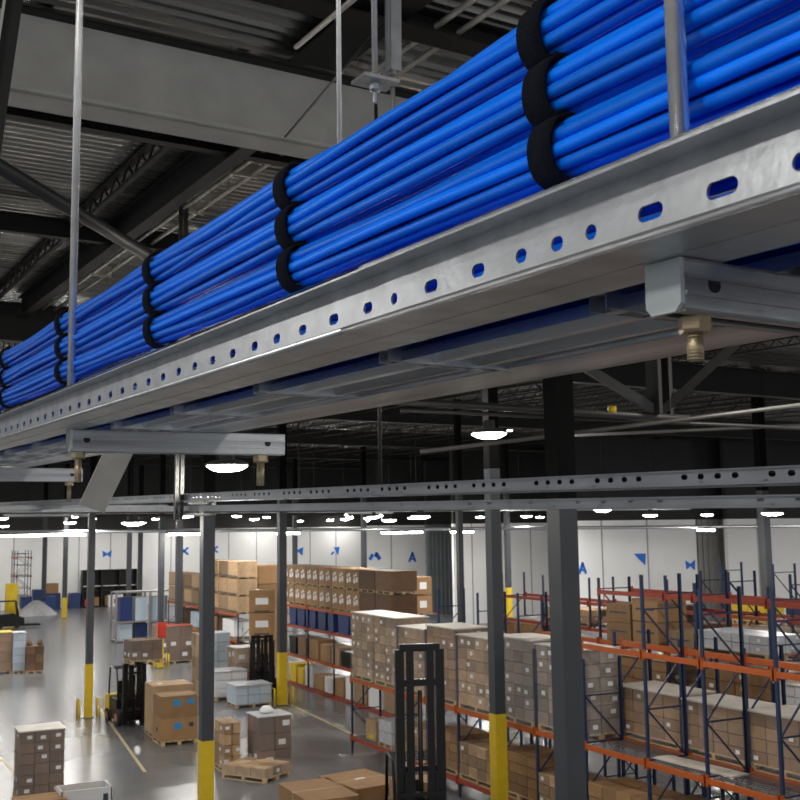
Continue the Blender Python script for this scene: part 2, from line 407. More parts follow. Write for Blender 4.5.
# small hanger bracket behind the cables
hb = thing('hanger_bracket', 'steel hanger bracket with slotted strut post above the cables, before the girder', 'bracket', mx=FM(1.74, 3.18, 1.49))
part('plate', MB().box((-.02, -.05, 0), (.12, .05, .012)), 'galv', hb)
part('nut', MB().lathe([(0, 0), (.018, 0), (.022, -.006), (.022, -.024), (.010, -.034), (.010, -.07), (0, -.07)], 8, (.05, 0, 0), False), 'zinc', hb)
b = MB().box((.10, -.02, .06), (.104, .02, 3.4)).box((.10, -.02, .06), (.145, -.016, 3.4)).box((.10, .016, .06), (.145, .02, 3.4))
part('post', b, 'galv', hb)
part('stub_rod', MB().tube([(.12, 0, -.30), (.12, 0, .02)], .009, 10), 'thread', hb)

# ------------------------------------------------------------------ cables
CT = []; t = -1.0
while t < 13.2:
    CT.append(t); t += .07 if t < 3 else (.12 if t < 6 else .25)
STR = [-.65, .32, 1.262, 2.195, 3.185, 4.335, 5.50, 6.65, 7.8, 9.0, 10.2, 11.4]
CR = .0110
HEX = [(1.16 * CR * cos(2 * pi * k / 3), 1.16 * CR * sin(2 * pi * k / 3)) for k in range(3)] + [(3.02 * CR * cos(2 * pi * k / 9 + .2), 3.02 * CR * sin(2 * pi * k / 9 + .2)) for k in range(9)]
def bundle(nc, uc, sd, label, group, bulge=.10, lift=.0, off=0., few=None):
    rg = random.Random(sd); rot = rg.uniform(0, 1)
    pts = HEX if few is None else HEX[:few]
    for (hx, hy) in pts:
        jit = {}
        am = rg.uniform(.2, 1.5)
        knots = [(rg.uniform(-1, 1), rg.uniform(-1, 1)) for _ in STR]
        path = []
        for t in CT:
            i = max([k for k in range(len(STR)) if STR[k] + off <= t] or [0]); a = STR[i] + off
            nx = STR[i + 1] + off if i + 1 < len(STR) else a + 1.2
            f = min(max((t - a) / (nx - a), 0), 1); s = sin(pi * f) ** 2
            tw = rot + .25 * sin(t * .5 + sd)
            k = 1 + bulge * s * am
            x, y = hx * cos(tw) - hy * sin(tw), hx * sin(tw) + hy * cos(tw)
            jn, ju = knots[i]
            path.append((nc + x * k + jn * .008 * s, t, uc + lift * (t - 1.25) + y * k * (1 - .16 * s) + ju * .008 * s - .004 * s))
        single('cable', MB().tube(path, CR, 9), 'cable', label, 'cable', group=group, mx=FM())
NB = 1.037
BU = [(NB, .737, 'top'), (NB, .641, 'middle'), (NB, .545, 'bottom')]
bundle(NB, .738, 3, 'bright blue cable in the topmost strapped bundle above the tray', 'blue cables of the topmost bundle', lift=.004)
bundle(NB, .642, 5, 'bright blue cable in the middle strapped bundle above the tray', 'blue cables of the middle bundle', lift=.004)
bundle(NB, .546, 8, 'bright blue cable in the lowest strapped bundle standing above the rail', 'blue cables of the lowest strapped bundle', lift=.004)
bundle(NB, .452, 11, 'blue cable just above the rail edge, below the strapped bundles', 'blue cables level with the rail edge', bulge=.05)
bundle(NB + .005, .362, 13, 'blue cable lying inside the tray, seen through the rail slots', 'blue cables inside the tray', bulge=.05)
for k in range(17):
    rg = random.Random(60 + k); n_ = 1.10 + .0235 * k
    single('cable', MB().tube([(n_ + rg.uniform(-.004, .004), t, .3685 + rg.uniform(0, .003)) for t in CT[::3]], CR, 8), 'cable', 'blue cable of the flat layer on the tray rungs, glimpsed from below', 'cable', group='blue cables lying flat on the rungs', mx=FM())
def strap_mb():
    b = MB(); n = 40; R0, R1, w = .0475, .0535, .028; vs = []; fs = []
    for k in range(n):
        a = 2 * pi * k / n
        wob = 1 + .035 * sin(3 * a + 1)
        for (r, y) in ((R0, -w * .9), (R1, -w), (R1 + .0015, 0), (R1, w), (R0, w * .9)): vs.append((r * wob * cos(a), y + .004 * sin(2 * a), r * wob * sin(a)))
    for k in range(n):
        j = (k + 1) % n
        for q in range(5): fs.append((5 * k + q, 5 * k + (q + 1) % 5, 5 * j + (q + 1) % 5, 5 * j + q))
    b.add(vs, fs, True); return b
SM = strap_mb().mesh('cable_strap', 'velcro')
TM = MB().prism([(-.02, .0535), (.035, .050), (.038, .056), (-.02, .0575)], -.019, .019, 1).mesh('strap_tail', 'velcro')
wh = ['off the left end, farthest out of reach', 'by the right picture edge', 'nearest in view, left of the right rod', 'second set from the right', 'third set from the right', 'beside the tall left rod', 'at the left picture edge']
for i, t in enumerate(STR):
    for (nm, u, dt) in (('topmost', .738, .012), ('middle', .642, 0), ('lowest', .546, -.010)):
        place = wh[i] if 2 <= i < 7 else None
        lab = 'black strap around the %s blue bundle, %s' % (nm, place) if place else 'black strap around the %s blue bundle, far along or outside the view' % nm
        o = thing('cable_strap', lab, 'cable strap', mx=FM(NB, t + dt, u + .004 * (t - 1.25)) @ MX.Rotation(random.uniform(-.15, .15), 4, 'Y'), group='black hook and loop straps')
        link('band', SM, o); link('tail', TM, o)

# ------------------------------------------------------------------ parallel trays lower down
def side_tray(label, n, u0, u1, t0, t1, sp, hh):
    o = thing('cable_tray', label, 'cable tray', mx=FM())
    b = MB(); sl = []; t = t0 + .3; i = 0
    while t < 40:
        if (i % 11) not in (3, 8, 9): sl.append((t, .03))
        t += sp; i += 1
    def shift(b, dn):
        b.box((n - .05, t0, u1 - .004), (n, t1, u1)); b.box((n - .05, t0, u0), (n, t1, u0 + .004)); b.box((n - .05, t0, u0), (n - .046, t1, u0 + .015)); b.box((n - .05, t0, u1 - .012), (n - .046, t1, u1))
    punched(b, n, t0, t1, u0, u1, sl, (u0 + u1) / 2 + .01, hh, N=16); shift(b, 0)
    part('side_rail', b, 'tray_grey', o)
    part('far_rail', MB().box((n + .42, t0, u0), (n + .424, t1, u1)).box((n + .424, t0, u0), (n + .47, t1, u0 + .004)), 'tray_grey', o)
    r = MB(); t = t0 + .2
    k = 0
    while t < t1 and k < 90:
        part('rung', MB().box((n, t - .02, u0 + .01), (n + .42, t + .02, u0 + .035)), 'tray_grey', o); t += .5 + .012 * t; k += 1
    return o
side_tray('upper of two stacked grey trays crossing the whole picture below the big tray', 5.66, .165, .281, 2.5, 62, .155, .020)
for k in range(4):
    single('cable', MB().tube([(5.70 + .05 * (k % 2), t, .20 + .045 * (k // 2)) for t in range(3, 62, 3)], .022, 8), 'black', 'black tube added in the upper thin grey tray to darken its slots', 'cable', group='dark tubes added in the upper thin tray', mx=FM())  # added black tubes that block light behind the slots so they read dark
side_tray('lower of two stacked grey trays, hung just beneath the other thin tray', 5.72, .012, .100, 2.5, 62, .31, .010)
def post_strut(px, n, label):
    t = n * (lambda r: r.dot(TT) / r.dot(NN))(ray(px, 490))
    o = thing('hanger_post', label, 'hanger', mx=FM(n, t, -.12))
    b = MB()
    for s in (-1, 1):
        x = s * .042
        b.box((x - .028, -.03, 0), (x + .028, -.026, 5.0)); b.box((x - .028, -.03, 0), (x - .024, .03, 5.0)); b.box((x + .024, -.03, 0), (x + .028, .03, 5.0))
    part('post', b, 'pipe', o)
    h = MB()
    for i in range(40):
        for s in (-1, 1): h.box((s * .042 - .008, -.033, .10 + .12 * i), (s * .042 + .008, -.0295, .16 + .12 * i))
    hh = part('slot', h, 'black', o)
    part('crossbar', MB().box((-.06, .03, .06), (.62, .07, .10)).box((-.06, .03, .225), (.62, .07, .27)), 'pipe', o)
post_strut(179, 5.59, 'slotted double strut post carrying the thin trays, left of centre')
post_strut(-60, 5.59, 'slotted double strut post carrying the thin trays, beyond the left edge')
t = 10.3
single('threaded_rod', MB().tube([(0, 0, 0), (0, 0, 4.9)], .02, 10), 'pipe', 'dark hanger rod dropping to the thin upper tray in mid picture', 'threaded rod', loc=W(5.85, 10.3, .29))
a, b_ = at(122, 445, 14.5), at(92, 508, 14.9)
bb = MB(); dirv = (a - b_); q = b_ ; 
a2 = b_ + dirv * 3.2
bb.bar((0, 0, 0), a2 - b_, .36, .05, up=(0, -1, .2)); bb.bar(V((.16, -.05, 0)), a2 - b_ + V((.16, -.05, 0)), .03, .08, up=(0, -1, .2))
single('brace_plate', bb, 'girder', 'broad grey diagonal steel member rising behind the left strut', 'steel brace', loc=b_)

# ------------------------------------------------------------------ roof steel
GT = [10.70, 26.4, 42.4, 58.4, 74.4, 90.4]
GT0 = [-5.3] + GT + [106.0]
gm = MB(); gd = .91; x0, x1 = -20, 100
gm.box((x0, -.008, .03), (x1, .008, gd - .03))
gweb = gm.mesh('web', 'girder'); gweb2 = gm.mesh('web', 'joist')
gtop = MB().box((x0, -.15, gd - .03), (x1, .15, gd)).mesh('top_flange', 'joist')  # dark joist colour stands in for the shadow on the top flange
gbot = MB().box((x0, -.20, 0), (x1, .22, .03)).box((x0, -.20, 0), (x1, -.185, .075)).box((x0, .205, 0), (x1, .22, .075)).mesh('bottom_flange', 'girder')
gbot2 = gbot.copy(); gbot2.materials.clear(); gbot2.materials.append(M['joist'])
gang = MB().box((x0, -.06, .06), (x1, -.008, .10)).mesh('seat_angle', 'joist')
for i, t in enumerate(GT):
    lab = 'big grey painted steel girder crossing the upper left under the roof deck' if i == 0 else 'distant dark roof girder running above the far aisles'
    g = thing('steel_girder', lab, 'girder', mx=FM(0, t, 4.03), group=None if i == 0 else 'distant roof girders')
    link('web', gweb if i == 0 else gweb2, g); link('top_flange', gtop, g); link('bottom_flange', gbot if i == 0 else gbot2, g)
# joists in every bay
def joist_set(L, dp=.62, sp=.9):
    tc = MB().bar((0, 0, 0), (0, L, 0), .11, .05); bc = MB().bar((0, .5, -dp), (0, L - .5, -dp), .07, .05)
    wb = MB(); n = int(L / sp); st = L / n
    for k in range(n):
        y0, y1 = k * st, (k + 1) * st
        if k % 2 == 0: wb.bar((0, y0 + .05, -.02), (0, y1, -dp), .03, .03)
        else: wb.bar((0, y0, -dp), (0, y1 - .05, -.02), .03, .03)
    return tc.mesh('top_chord', 'joist'), bc.mesh('bottom_chord', 'joist'), wb.mesh('web_bars', 'joist')
for gi in range(len(GT0) - 1):
    t0, t1 = GT0[gi] + .16, GT0[gi + 1] - .16
    dp_, sp_ = ((.22, .3), (.24, .32))[gi] if gi < 2 else (.70, .9)
    ms = joist_set(t1 - t0, dp_, sp_)
    if gi == 0: ns = [-5.2, -2.1, 8.2, 10.0, 11.8]
    elif gi == 1: ns = [-5.4, -3.6, -1.7, .35, 2.3, 4.45, 7.6, 9.4, 11.2, 13, 14.8, 16.6, 18.4, 20.2, 22, 24, 26]
    else:
        st_ = (0, 0, 1.7, 1.9, 2.4, 3.0, 3.4)[gi]; ns = [-6 + st_ * k for k in range(int((6 + (0, 0, 44, 56, 62, 66, 70)[gi]) / st_))]
    lab = {0: 'dark roof joist above the camera, nearest bay', 1: 'dark roof joist spanning just behind the grey girder'}.get(gi, 'dark open web roof joist in the distant bays')
    for n in ns:
        j = thing('roof_joist', lab, 'joist', mx=FM(n, t0, ROOF - .05), group=['nearest bay of roof joists', 'roof joists behind the grey girder'][gi] if gi < 2 else 'distant roof joists')
        for nm, m_ in zip(('top_chord', 'bottom_chord', 'web_bars'), ms): link(nm, m_, j)
# solid dark purlin beside the conduits, cross purlin beyond the girder
def purlin(label, p0, p1, w, h, m='joist'):
    b = MB(); d = p1 - p0
    b.bar((0, 0, 0), d, .02, h); b.bar(V((0, 0, -h / 2)), d + V((0, 0, -h / 2)), w, .02); b.bar(V((0, 0, h / 2)), d + V((0, 0, h / 2)), w, .02)
    single('roof_purlin', b, m, label, 'purlin', loc=p0)
purlin('dark solid purlin alongside the twin conduits, running away from the girder', W(5.15, 10.95, 4.82), W(5.15, 26.2, 4.82), .22, .46)
purlin('dark purlin running toward the camera beside the bracket, right of the girder', W(5.1, -2, 5.0), W(5.1, 10.45, 5.0), .6, .12)
purlin('dark cross purlin under the deck just beyond the grey girder', W(-8, 13.0, 4.85), W(30, 13.0, 4.85), .16, .35)
purlin('dark cross purlin farther beyond, parallel to the grey girder', W(-8, 18.6, 4.85), W(30, 18.6, 4.85), .16, .30)
purlin('dark cross purlin in front of the girder top, over the nearest deck', W(-8, 9.0, 4.95), W(30, 9.0, 4.95), .3, .22)
# conduits
for k, (n, lab) in enumerate(((5.78, 'left of two thin bright conduits under the deck, running past the girder'), (6.06, 'right of two thin bright conduits under the deck, running past the girder'))):
    single('conduit', MB().tube([(n, 1.0, 4.972), (n, 6, 4.972), (n, 10.85, 4.972), (n * .966, 11.4, 4.80), (n * .966, 18, 4.80), (n * .966, 26.0, 4.80)], .033, 8), 'conduit', lab, 'conduit', mx=FM())
for t in (12.3, 14.0, 16.2, 18.7, 21.5):
    single('conduit_clamp', MB().box((5.50, t - .02, 4.75), (5.95, t + .02, 4.957)).tube([(5.72, t, 4.76), (5.72, t, 5.10)], .008, 6), 'conduit', 'small clamp bar under the twin conduits', 'clamp', mx=FM(), group='conduit clamps')
a, b_ = at(362, -8, 7.6), at(296, 47, 9.6)
single('conduit', MB().tube([V((0, 0, 0)), b_ - a], .022, 8), 'conduit', 'short thin conduit left of the threaded rods, above the girder', 'conduit', loc=a)
a, b_ = at(420, -20, 6), at(285, 137, 10.5)
single('sway_wire', MB().tube([V((0, 0, 0)), b_ - a], .012, 6), 'black', 'thin dark wire stretched across the face of the grey girder', 'wire', loc=a)
# diagonal round brace and dark angle at the left edge
a, b_ = at(-60, 131, 8.4), at(178, 273, 12.2)
single('pipe_brace', MB().tube([V((0, 0, 0)), b_ - a], .066, 16), 'brace', 'dark round pipe brace slanting down behind the tall left rod', 'pipe brace', loc=a)
a, b_ = at(24, -70, 6.0), at(-14, 190, 6.0)
o = thing('angle_brace', 'steep dark steel angle at the upper left corner', 'steel brace', loc=b_)
d = a - b_
part('wide_leg', MB().bar((0, 0, 0), d, .095, .012, up=(0, -1, .3)), 'joist', o)
part('narrow_leg', MB().bar(V((-.05, -.03, 0)), d + V((-.05, -.03, 0)), .014, .07, up=(0, -1, .3)), 'girder', o)
# sprinkler mains and the hanger frame seen under the tray
pm = at(665, 414, 15.0)
o = thing('sprinkler_main', 'dark horizontal pipe with a yellow band seen under the right half of the tray', 'pipe', loc=pm)
pl = at(380, 400, 15.4); pr = at(690, 419, 15.0)
part('pipe', MB().tube([pl - pm, pr - pm], .055, 14), 'pipe', o)
yb = at(612, 410, 15.1); dd = (pr - pl).normalized()
part('band', MB().tube([yb - pm - dd * .055, yb - pm + dd * .055], .060, 14), 'yellow', o, label='yellow label band')
for lab, p0, p1, dep, r in (('thin pale pipe just below the yellow-banded pipe', (400, 410), (860, 431), 15.5, .028), ('pale pipe rising to the right across the hanger frame foot', (420, 452), (840, 400), 14.6, .030), ('thin pipe fading right below the hanger frame', (560, 436), (830, 424), 19, .03)):
    a, b_ = at(*p0, dep), at(*p1, dep)
    single('branch_pipe', MB().tube([V((0, 0, 0)), b_ - a], r, 10), 'dull_pipe' if r > .029 else 'pipe', lab, 'pipe', loc=a)
hf = thing('hanger_truss', 'dark steel hanger frame of a post and two diagonals under the right of the tray', 'hanger truss', loc=pm)
up = 3.1
part('post', MB().bar((-.09, .1, 0), (-.09, .1, up), .06, .26).bar((.10, .1, 0), (.10, .1, up), .06, .26).bar((0, .16, 0), (0, .16, up), .1, .03), 'joist', hf)
dl = at(586, 366, 15.0) - pm; dr = at(728, 355, 15.0) - pm
for q in (dl, dr):
    part('diagonal', MB().bar((0, .1, .02), q * (up / q.z), .12, .12), 'brace' if q is dl else 'joist', hf)

# ------------------------------------------------------------------ lamps
lens = MB().lathe([(0, -.085), (.12, -.078), (.22, -.055), (.29, -.01), (.30, .0)], 24).mesh('lens', 'lens')
house = MB().lathe([(.305, -.002), (.32, .0), (.32, .03), (.24, .07), (.11, .10), (.10, .24), (0, .24)], 24).mesh('housing', 'lamp')
def lamp(p, label, group=None, s=1.0, drop=None):
    o = thing('high_bay_light', label, 'ceiling light', loc=p, group=group)
    o.scale = (s, s, s)
    link('lens', lens, o); link('housing', house, o)
    top = W(p.x, p.y, ROOF).z - .01 - p.z
    k = MB().tube([(0, 0, .24), (0, 0, max(top, .5) / s)], .006, 6)
    part('suspension_wire', k, 'black', o)
    return o
def lamp_at(px, py, d, *a, **k): return lamp(at(px, py, d), *a, **k)
lamp_at(227, 466, 16, 'lit round high bay lamp below the left strut, over the centre aisle')
lamp_at(489, 434, 19, 'lit round high bay lamp in the middle, under the receding tray')
lamp_at(510, 430.5, 26, 'tiny lit lamp beside the middle high bay lamp', s=.22)
rg = random.Random(4)
for t in range(30, 106, 9):
    for n in range(-4, 74, 9):
        p = W(n + (4 if (t // 9) % 2 else 0), t + rg.uniform(-1, 1), 0)
        p.z = H + (.011 + rg.uniform(-.003, .006)) * (p.x * .449 + p.y * .885)
        q_ = to_px(p)
        if (q_ > 560 and p.y > 44) or (q_ > 424 and p.y > 67) or (q_ > 362 and p.y > 81): continue
        lamp(p, 'small lit high bay lamp added in the far rows to brighten the far walls', 'distant high bay lights')
for (n, t) in ((-6, -4), (-7, 5), (3.5, -7), (-14, 1), (12, -4), (13, 8), (-6, 14), (21, 15), (1.5, 21), (14.5, 23), (-3.2, .6), (24, 4)):  # unseen lamps added to light the near rail and cables
    lamp(W(n, t, 3.0), 'high bay lamp added outside the view to light the tray and cables', 'added high bay lights outside the view')

for k in range(9):
    rg = random.Random(90 + k); t = 27.5 + 5.3 * k; n0 = rg.uniform(-8, 18 + 3 * k); L = rg.uniform(10, 26)
    p = W(n0, t, 0); p.z = H + p.y * rg.uniform(.010, .020) + .1
    b = MB().box((0, -.25, 0), (L, -.24, .12)).box((0, .24, 0), (L, .25, .12)).box((0, -.25, .0), (L, .25, .012))
    q = thing('distant_tray', 'distant overhead tray crossing the dark band under the far roof', 'cable tray', loc=p, rz=-.067, group='distant overhead trays')
    part('pan', b, ['galv_dark', 'joist', 'brace'][k % 3], q)
    for i in range(4): part('hanger_rod', MB().tube([(L * (i + .5) / 4, 0, 0), (L * (i + .5) / 4, 0, W(n0, t, ROOF).z - p.z)], .02, 6), 'joist', q)
for px, py, dd_ in ((300, 521, 98), (330, 520, 98), (345, 519, 76), (385, 519, 84), (412, 518, 80), (480, 517, 74), (540, 517, 74), (560, 517, 60), (650, 515, 46), (770, 513, 38)): lamp(at(px, py, dd_), 'small lit high bay lamp added in the far rows to brighten the far walls', 'distant high bay lights')  # extra far lamps added to brighten the dim far walls
# strip lights on a long rail at about eye level
pa, pb_ = on_y(-40, 533, 60), on_y(830, 526.5, 43)
single('light_rail', MB().tube([V((0, 0, .03)), pb_ - pa + V((0, 0, .03))], .09, 8), 'galv', 'long thin rail with strip lights running across in front of the white walls', 'light rail', loc=pa)
def strip(px, w, label):
    r_ = ray(px, 530); e_ = pb_ - pa; f = (pa.y * r_.x - pa.x * r_.y) / (e_.x * r_.y - e_.y * r_.x); c = pa + e_ * f; L = w * c.y * 1.12 / FPX; a = atan2((pb_ - pa).y, (pb_ - pa).x)
    o = thing('strip_light', label, 'ceiling light', loc=c - V((0, 0, .03)), rz=a)
    part('housing', MB().prism([(-.35, -.07), (-.2, .03), (.2, .03), (.35, -.07)], -L / 2, L / 2, 0), 'lamp', o)
    part('lens', MB().prism([(-.33, -.07), (-.2, -.17), (.2, -.17), (.33, -.07)], -L / 2 * .92, L / 2 * .92, 0), 'strip', o)
strip(43, 76, 'wide lit strip light at the left edge over the far bins')
strip(188, 38, 'lit strip light between the two columns above the tall carton stack')
strip(288, 24, 'short lit strip light by the column beside the labelled cartons')
strip(402, 44, 'lit strip light in front of the grey door')
strip(462, 24, 'short lit strip light right of the grey door')
strip(706, 18, 'short lit strip light at the ribbed sheet on the right')

# ------------------------------------------------------------------ columns
def column(p, w, label, yel=None, base=False, top=None, extra=None):
    o = thing('steel_column', label, 'column', loc=(p.x, p.y, 0))
    w *= .76
    hh = top or (H + .031 * (p.x * .449 + p.y * .885))
    b = MB(); t = .012
    h = w / 2; z0 = 0
    b.prism([(-h, -h), (h, -h), (h, h), (-h, h)], 0, hh, 2)
    part('shaft', b, 'column', o)
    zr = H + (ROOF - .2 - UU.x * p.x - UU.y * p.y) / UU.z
    if zr > hh: part('upper_shaft', MB().prism([(-h, -h), (h, -h), (h, h), (-h, h)], hh, zr, 2), 'roof_shade', o, label='upper part with the darkness under the roof painted in')  # roof shade put into the colour of the upper shaft
    if yel:
        part('guard_sleeve', MB().prism([(-h - .012, -h - .012), (h + .012, -h - .012), (h + .012, h + .012), (-h - .012, h + .012)], .0, yel, 2), 'yellow', o, label='yellow painted guard sleeve')
    part('base_plate', MB().box((-h - .1, -h - .1, 0), (h + .1, h + .1, .025)), 'column', o)
    if base:
        for sx in (-1, 1):
            g = MB().tube([(sx * (h + .25), -.25, 0), (sx * (h + .25), -.25, .7), (sx * (h + .25), .25, .7), (sx * (h + .25), .25, 0)], .04, 8)
            part('guard_hoop', g, 'yellow', o)
    return o
P = on_z
column(P(88, 718), .33, 'grey column with yellow base standing alone in the open floor at left', 2.03, True)
column(on_z(206, 740, 1.9), .40, 'thick grey column with yellow base nearest on the left, beside the big cartons', 1.9)
column(P(282, 705), .41, 'grey column with yellow base beside the dark forklift, in front of the labelled cartons', 2.1, True)
column(V((14.05, 22.75, 0)), .37, 'grey column with a tall yellow base in front of the wrapped rack loads', 2.58, top=8.45)
column(V((8.0, 11.3, 0)), .36, 'widest, nearest dark grey column right of centre', 1.9, top=7.28)
column(at(768, 600, 40).xy.to_3d(), .42, 'dark grey column at the right, behind the racks')
column(P(160, 668), .36, 'grey column with yellow base and red box, left of the thick column', 2.05, True)
column(P(64, 618), .46, 'far grey column with a yellow base near the blue bins', 1.7)
column(P(43, 612), .46, 'thin far column beside the tall blue containers')
column(at(129, 570, 88).xy.to_3d(), .46, 'thin far column left of the metal cage', 1.7)
column(at(140, 570, 92).xy.to_3d(), .46, 'thinnest far column just right of its twin beside the cage', 1.7)
column(at(179, 570, 62).xy.to_3d(), .46, 'far column right of the cage, partly behind the carton row')
column(at(295, 570, 84).xy.to_3d(), .42, 'far column close beside the blue left-pointing mark')
column(at(364, 560, 78).xy.to_3d(), .42, 'far column beside the two-piece blue mark')
column(at(460, 560, 47).xy.to_3d(), .31, 'dark column right of the grey door')
column(at(508, 570, 62).xy.to_3d(), .36, 'far column with yellow base behind the wrapped loads, seen beside a nearer column', 3.6)
p = P(160, 668)
single('fire_point_box', MB().box((-.22, -.30, 1.55), (.22, -.20, 2.35)).box((-.16, -.34, 1.6), (.16, -.30, 2.1)), 'red', 'red fire point box on the yellow column base', 'box', loc=(p.x, p.y, 0))

# floor lines
def floor_line(p, q, label, w=.12):
    a, b_ = on_z(*p), on_z(*q); d = (b_ - a); 
    single('floor_line', MB().bar((0, 0, .004), d + V((0, 0, .004)), w, .006), 'line', label, 'floor marking', loc=a)
floor_line((0, 757), (22, 781), 'yellow floor line at the left edge by the wrapped white stack')
floor_line((289, 704), (356, 736), 'yellow floor line along the aisle before the far rack')
floor_line((218, 688), (238, 700), 'yellow floor line beside the white pallets', .08)
floor_line((98, 706), (145, 772), 'faint orange floor line beside the yellow forklift', .10)

# ------------------------------------------------------------------ pallets, cartons and loads
def pallet_mesh(w, d):
    b = MB()
    for k in range(6):
        x = -w / 2 + (w - .12) * k / 5; b.box((x, -d / 2, .115), (x + .12, d / 2, .14))
    for y in (-d / 2, -.05, d / 2 - .1):
        b.box((-w / 2, y, .02), (w / 2, y + .1, .115)) if False else None
        for x in (-w / 2, -.06, w / 2 - .12): b.box((x, y, .02), (x + .12, y + .1, .10))
        b.box((-w / 2, y, .10), (w / 2, y + .1, .115))
    for x in (-w / 2, -.06, w / 2 - .12): b.box((x, -d / 2, 0), (x + .12, d / 2, .02))
    return b
PC = {}
def cached(key, fn):
    if key not in PC: PC[key] = fn()
    return PC[key]
def carton_mesh(w, d, h, m): return cached(('c', round(w, 3), round(d, 3), round(h, 3), m), lambda: MB().box((-w / 2, -d / 2, 0), (w / 2, d / 2, h)).mesh('carton', m))
def load(label, x, y, z, w, d, h, nx, ny, nz, m, rz=0, film=True, group=None, sheet='sheet', pallet=True, mark=0, cat='pallet load', seed=0):
    """pallet with cartons stacked in a block (only the outer shell is visible)"""
    rg = random.Random(seed or int(x * 131 + y * 17 + z * 7))
    o = thing('pallet_load', label, cat, loc=(x, y, z), rz=rz, group=group)
    p = .14 if pallet else 0
    if pallet: link('pallet', cached(('p', round(w, 2), round(d, 2)), lambda: pallet_mesh(w, d).mesh('pallet', 'wood')), o)
    cw, cdp, ch = w / nx, d / ny, (h - p) / nz
    me = carton_mesh(cw - .022, cdp - .022, ch - .016, m)
    for i in range(nx):
        for j in range(ny):
            for k in range(nz):
                if 0 < i < nx - 1 and 0 < j < ny - 1 and k < nz - 1: continue
                c = link('carton', me, o, (-w / 2 + cw * (i + .5) + rg.uniform(-.008, .008), -d / 2 + cdp * (j + .5) + rg.uniform(-.008, .008), p + ch * k))
                if mark and rg.random() < mark and (i == 0 or j == 0):
                    s = .15 * min(ch, cw) / .45
                    if j == 0: link('paper_label', cached(('ly', round(s, 2)), lambda: MB().box((-s * .7, -.004, -s * .5), (s * .7, 0, s * .5)).mesh('paper_label', 'white')), o, (-w / 2 + cw * (i + rg.uniform(.3, .7)), -d / 2 - .003 - .006, p + ch * (k + rg.uniform(.4, .6))))
                    if i == 0: link('paper_label', cached(('lx', round(s, 2)), lambda: MB().box((-.004, -s * .7, -s * .5), (0, s * .7, s * .5)).mesh('paper_label', 'white')), o, (-w / 2 - .003 - .006, -d / 2 + cdp * (j + rg.uniform(.3, .7)), p + ch * (k + rg.uniform(.4, .6))))
    if sheet: part('top_sheet', MB().box((-w / 2 - .03, -d / 2 - .03, h), (w / 2 + .03, d / 2 + .03, h + .03)), sheet, o)
    if film:
        f = MB(); a, b2 = w / 2 + .025, d / 2 + .025
        vs = []; fs = []; n = 7
        ring = [(-a, -b2), (0, -b2 - .01), (a, -b2), (a + .01, 0), (a, b2), (0, b2 + .01), (-a, b2), (-a - .01, 0)]
        for q in range(n + 1):
            zz = p * .6 + (h + .035 - p * .6) * q / n
            for (rx, ry) in ring: vs.append((rx * (1 + rg.uniform(-.008, .008)), ry * (1 + rg.uniform(-.008, .008)), zz))
        for q in range(n):
            for i in range(8): j = (i + 1) % 8; fs.append((8 * q + i, 8 * q + j, 8 * q + 8 + j, 8 * q + 8 + i))
        f.add(vs, fs, True); part('stretch_film', f, 'film', o)
    return o
def carton(label, c, w, d, h, rz=0, m='card', marks=(), group=None, tape=True):
    o = thing('carton', label, 'box', loc=c, rz=rz, group=group)
    part('box', MB().box((-w / 2, -d / 2, 0), (w / 2, d / 2, h)), m, o)
    if tape: part('tape', MB().box((-w / 2, -.035, h), (w / 2, .035, h + .003)).box((-w / 2 - .003, -.035, h * .82), (-w / 2, .035, h)), 'tape', o)
    for (face, u, v, su, sv, mm) in marks:
        if face == 'f': b = MB().box((w * u, -d / 2 - .004, h * v), (w * (u + su), -d / 2, h * (v + sv)))
        elif face == 'l': b = MB().box((-w / 2 - .004, d * u, h * v), (-w / 2, d * (u + su), h * (v + sv)))
        elif face == 'r': b = MB().box((w / 2, d * u, h * v), (w / 2 + .004, d * (u + su), h * (v + sv)))
        else: b = MB().box((w * u, d * v, h), (w * (u + su), d * (v + sv), h + .004))
        part('printed_mark' if mm != 'white' else 'paper_label', b, mm, o)
    return o

# bottom left: stacks near the camera
load('tall brown carton stack with pale top sheet at the lower left', 4.80, 31.3, 0, 1.16, 1.05, 1.80, 3, 2, 6, 'card_dark', film=True, mark=.5, seed=3)
b = MB(); w, d_, h = 1.25, .8, .62; tk = .03
b.box((-w/2, -d_/2, 0), (w/2, -d_/2+tk, h)).box((-w/2, d_/2-tk, 0), (w/2, d_/2, h)).box((-w/2, -d_/2, 0), (-w/2+tk, d_/2, h)).box((w/2-tk, -d_/2, 0), (w/2, d_/2, h)).box((-w/2, -d_/2, 0), (w/2, d_/2, .03))
q = on_z(86, 788, .62)
ob = thing('open_bin', 'white open-topped cardboard bin at the bottom edge, beside the carton stack', 'bin', loc=(q.x, q.y + .25, 0))
part('shell', b, 'white', ob); part('printed_mark', MB().box((w * .32, -d_/2 - .004, h * .3), (w * .42, -d_/2, h * .75)), 'darkprint', ob)
part('contents', MB().box((-w/2+tk, -d_/2+tk, .03), (w/2-tk, d_/2-tk, .4)), 'card_dark', ob)
q = on_z(38, 796, .5)
carton('light brown carton at the bottom edge in front of the tall stack', (q.x, q.y - .2, 0), 1.2, .9, .5, m='card')
load('pale shrink-wrapped stack cut by the left picture edge', 3.15, 32.3, 0, 1.1, 1.0, 1.75, 2, 2, 4, 'white', film=True, sheet='greywrap')
load('brown carton stack with yellow top sheet, far left', 6.9, 59.7, 0, 1.45, 1.1, 2.05, 2, 2, 4, 'card', film=True, sheet='yellow')
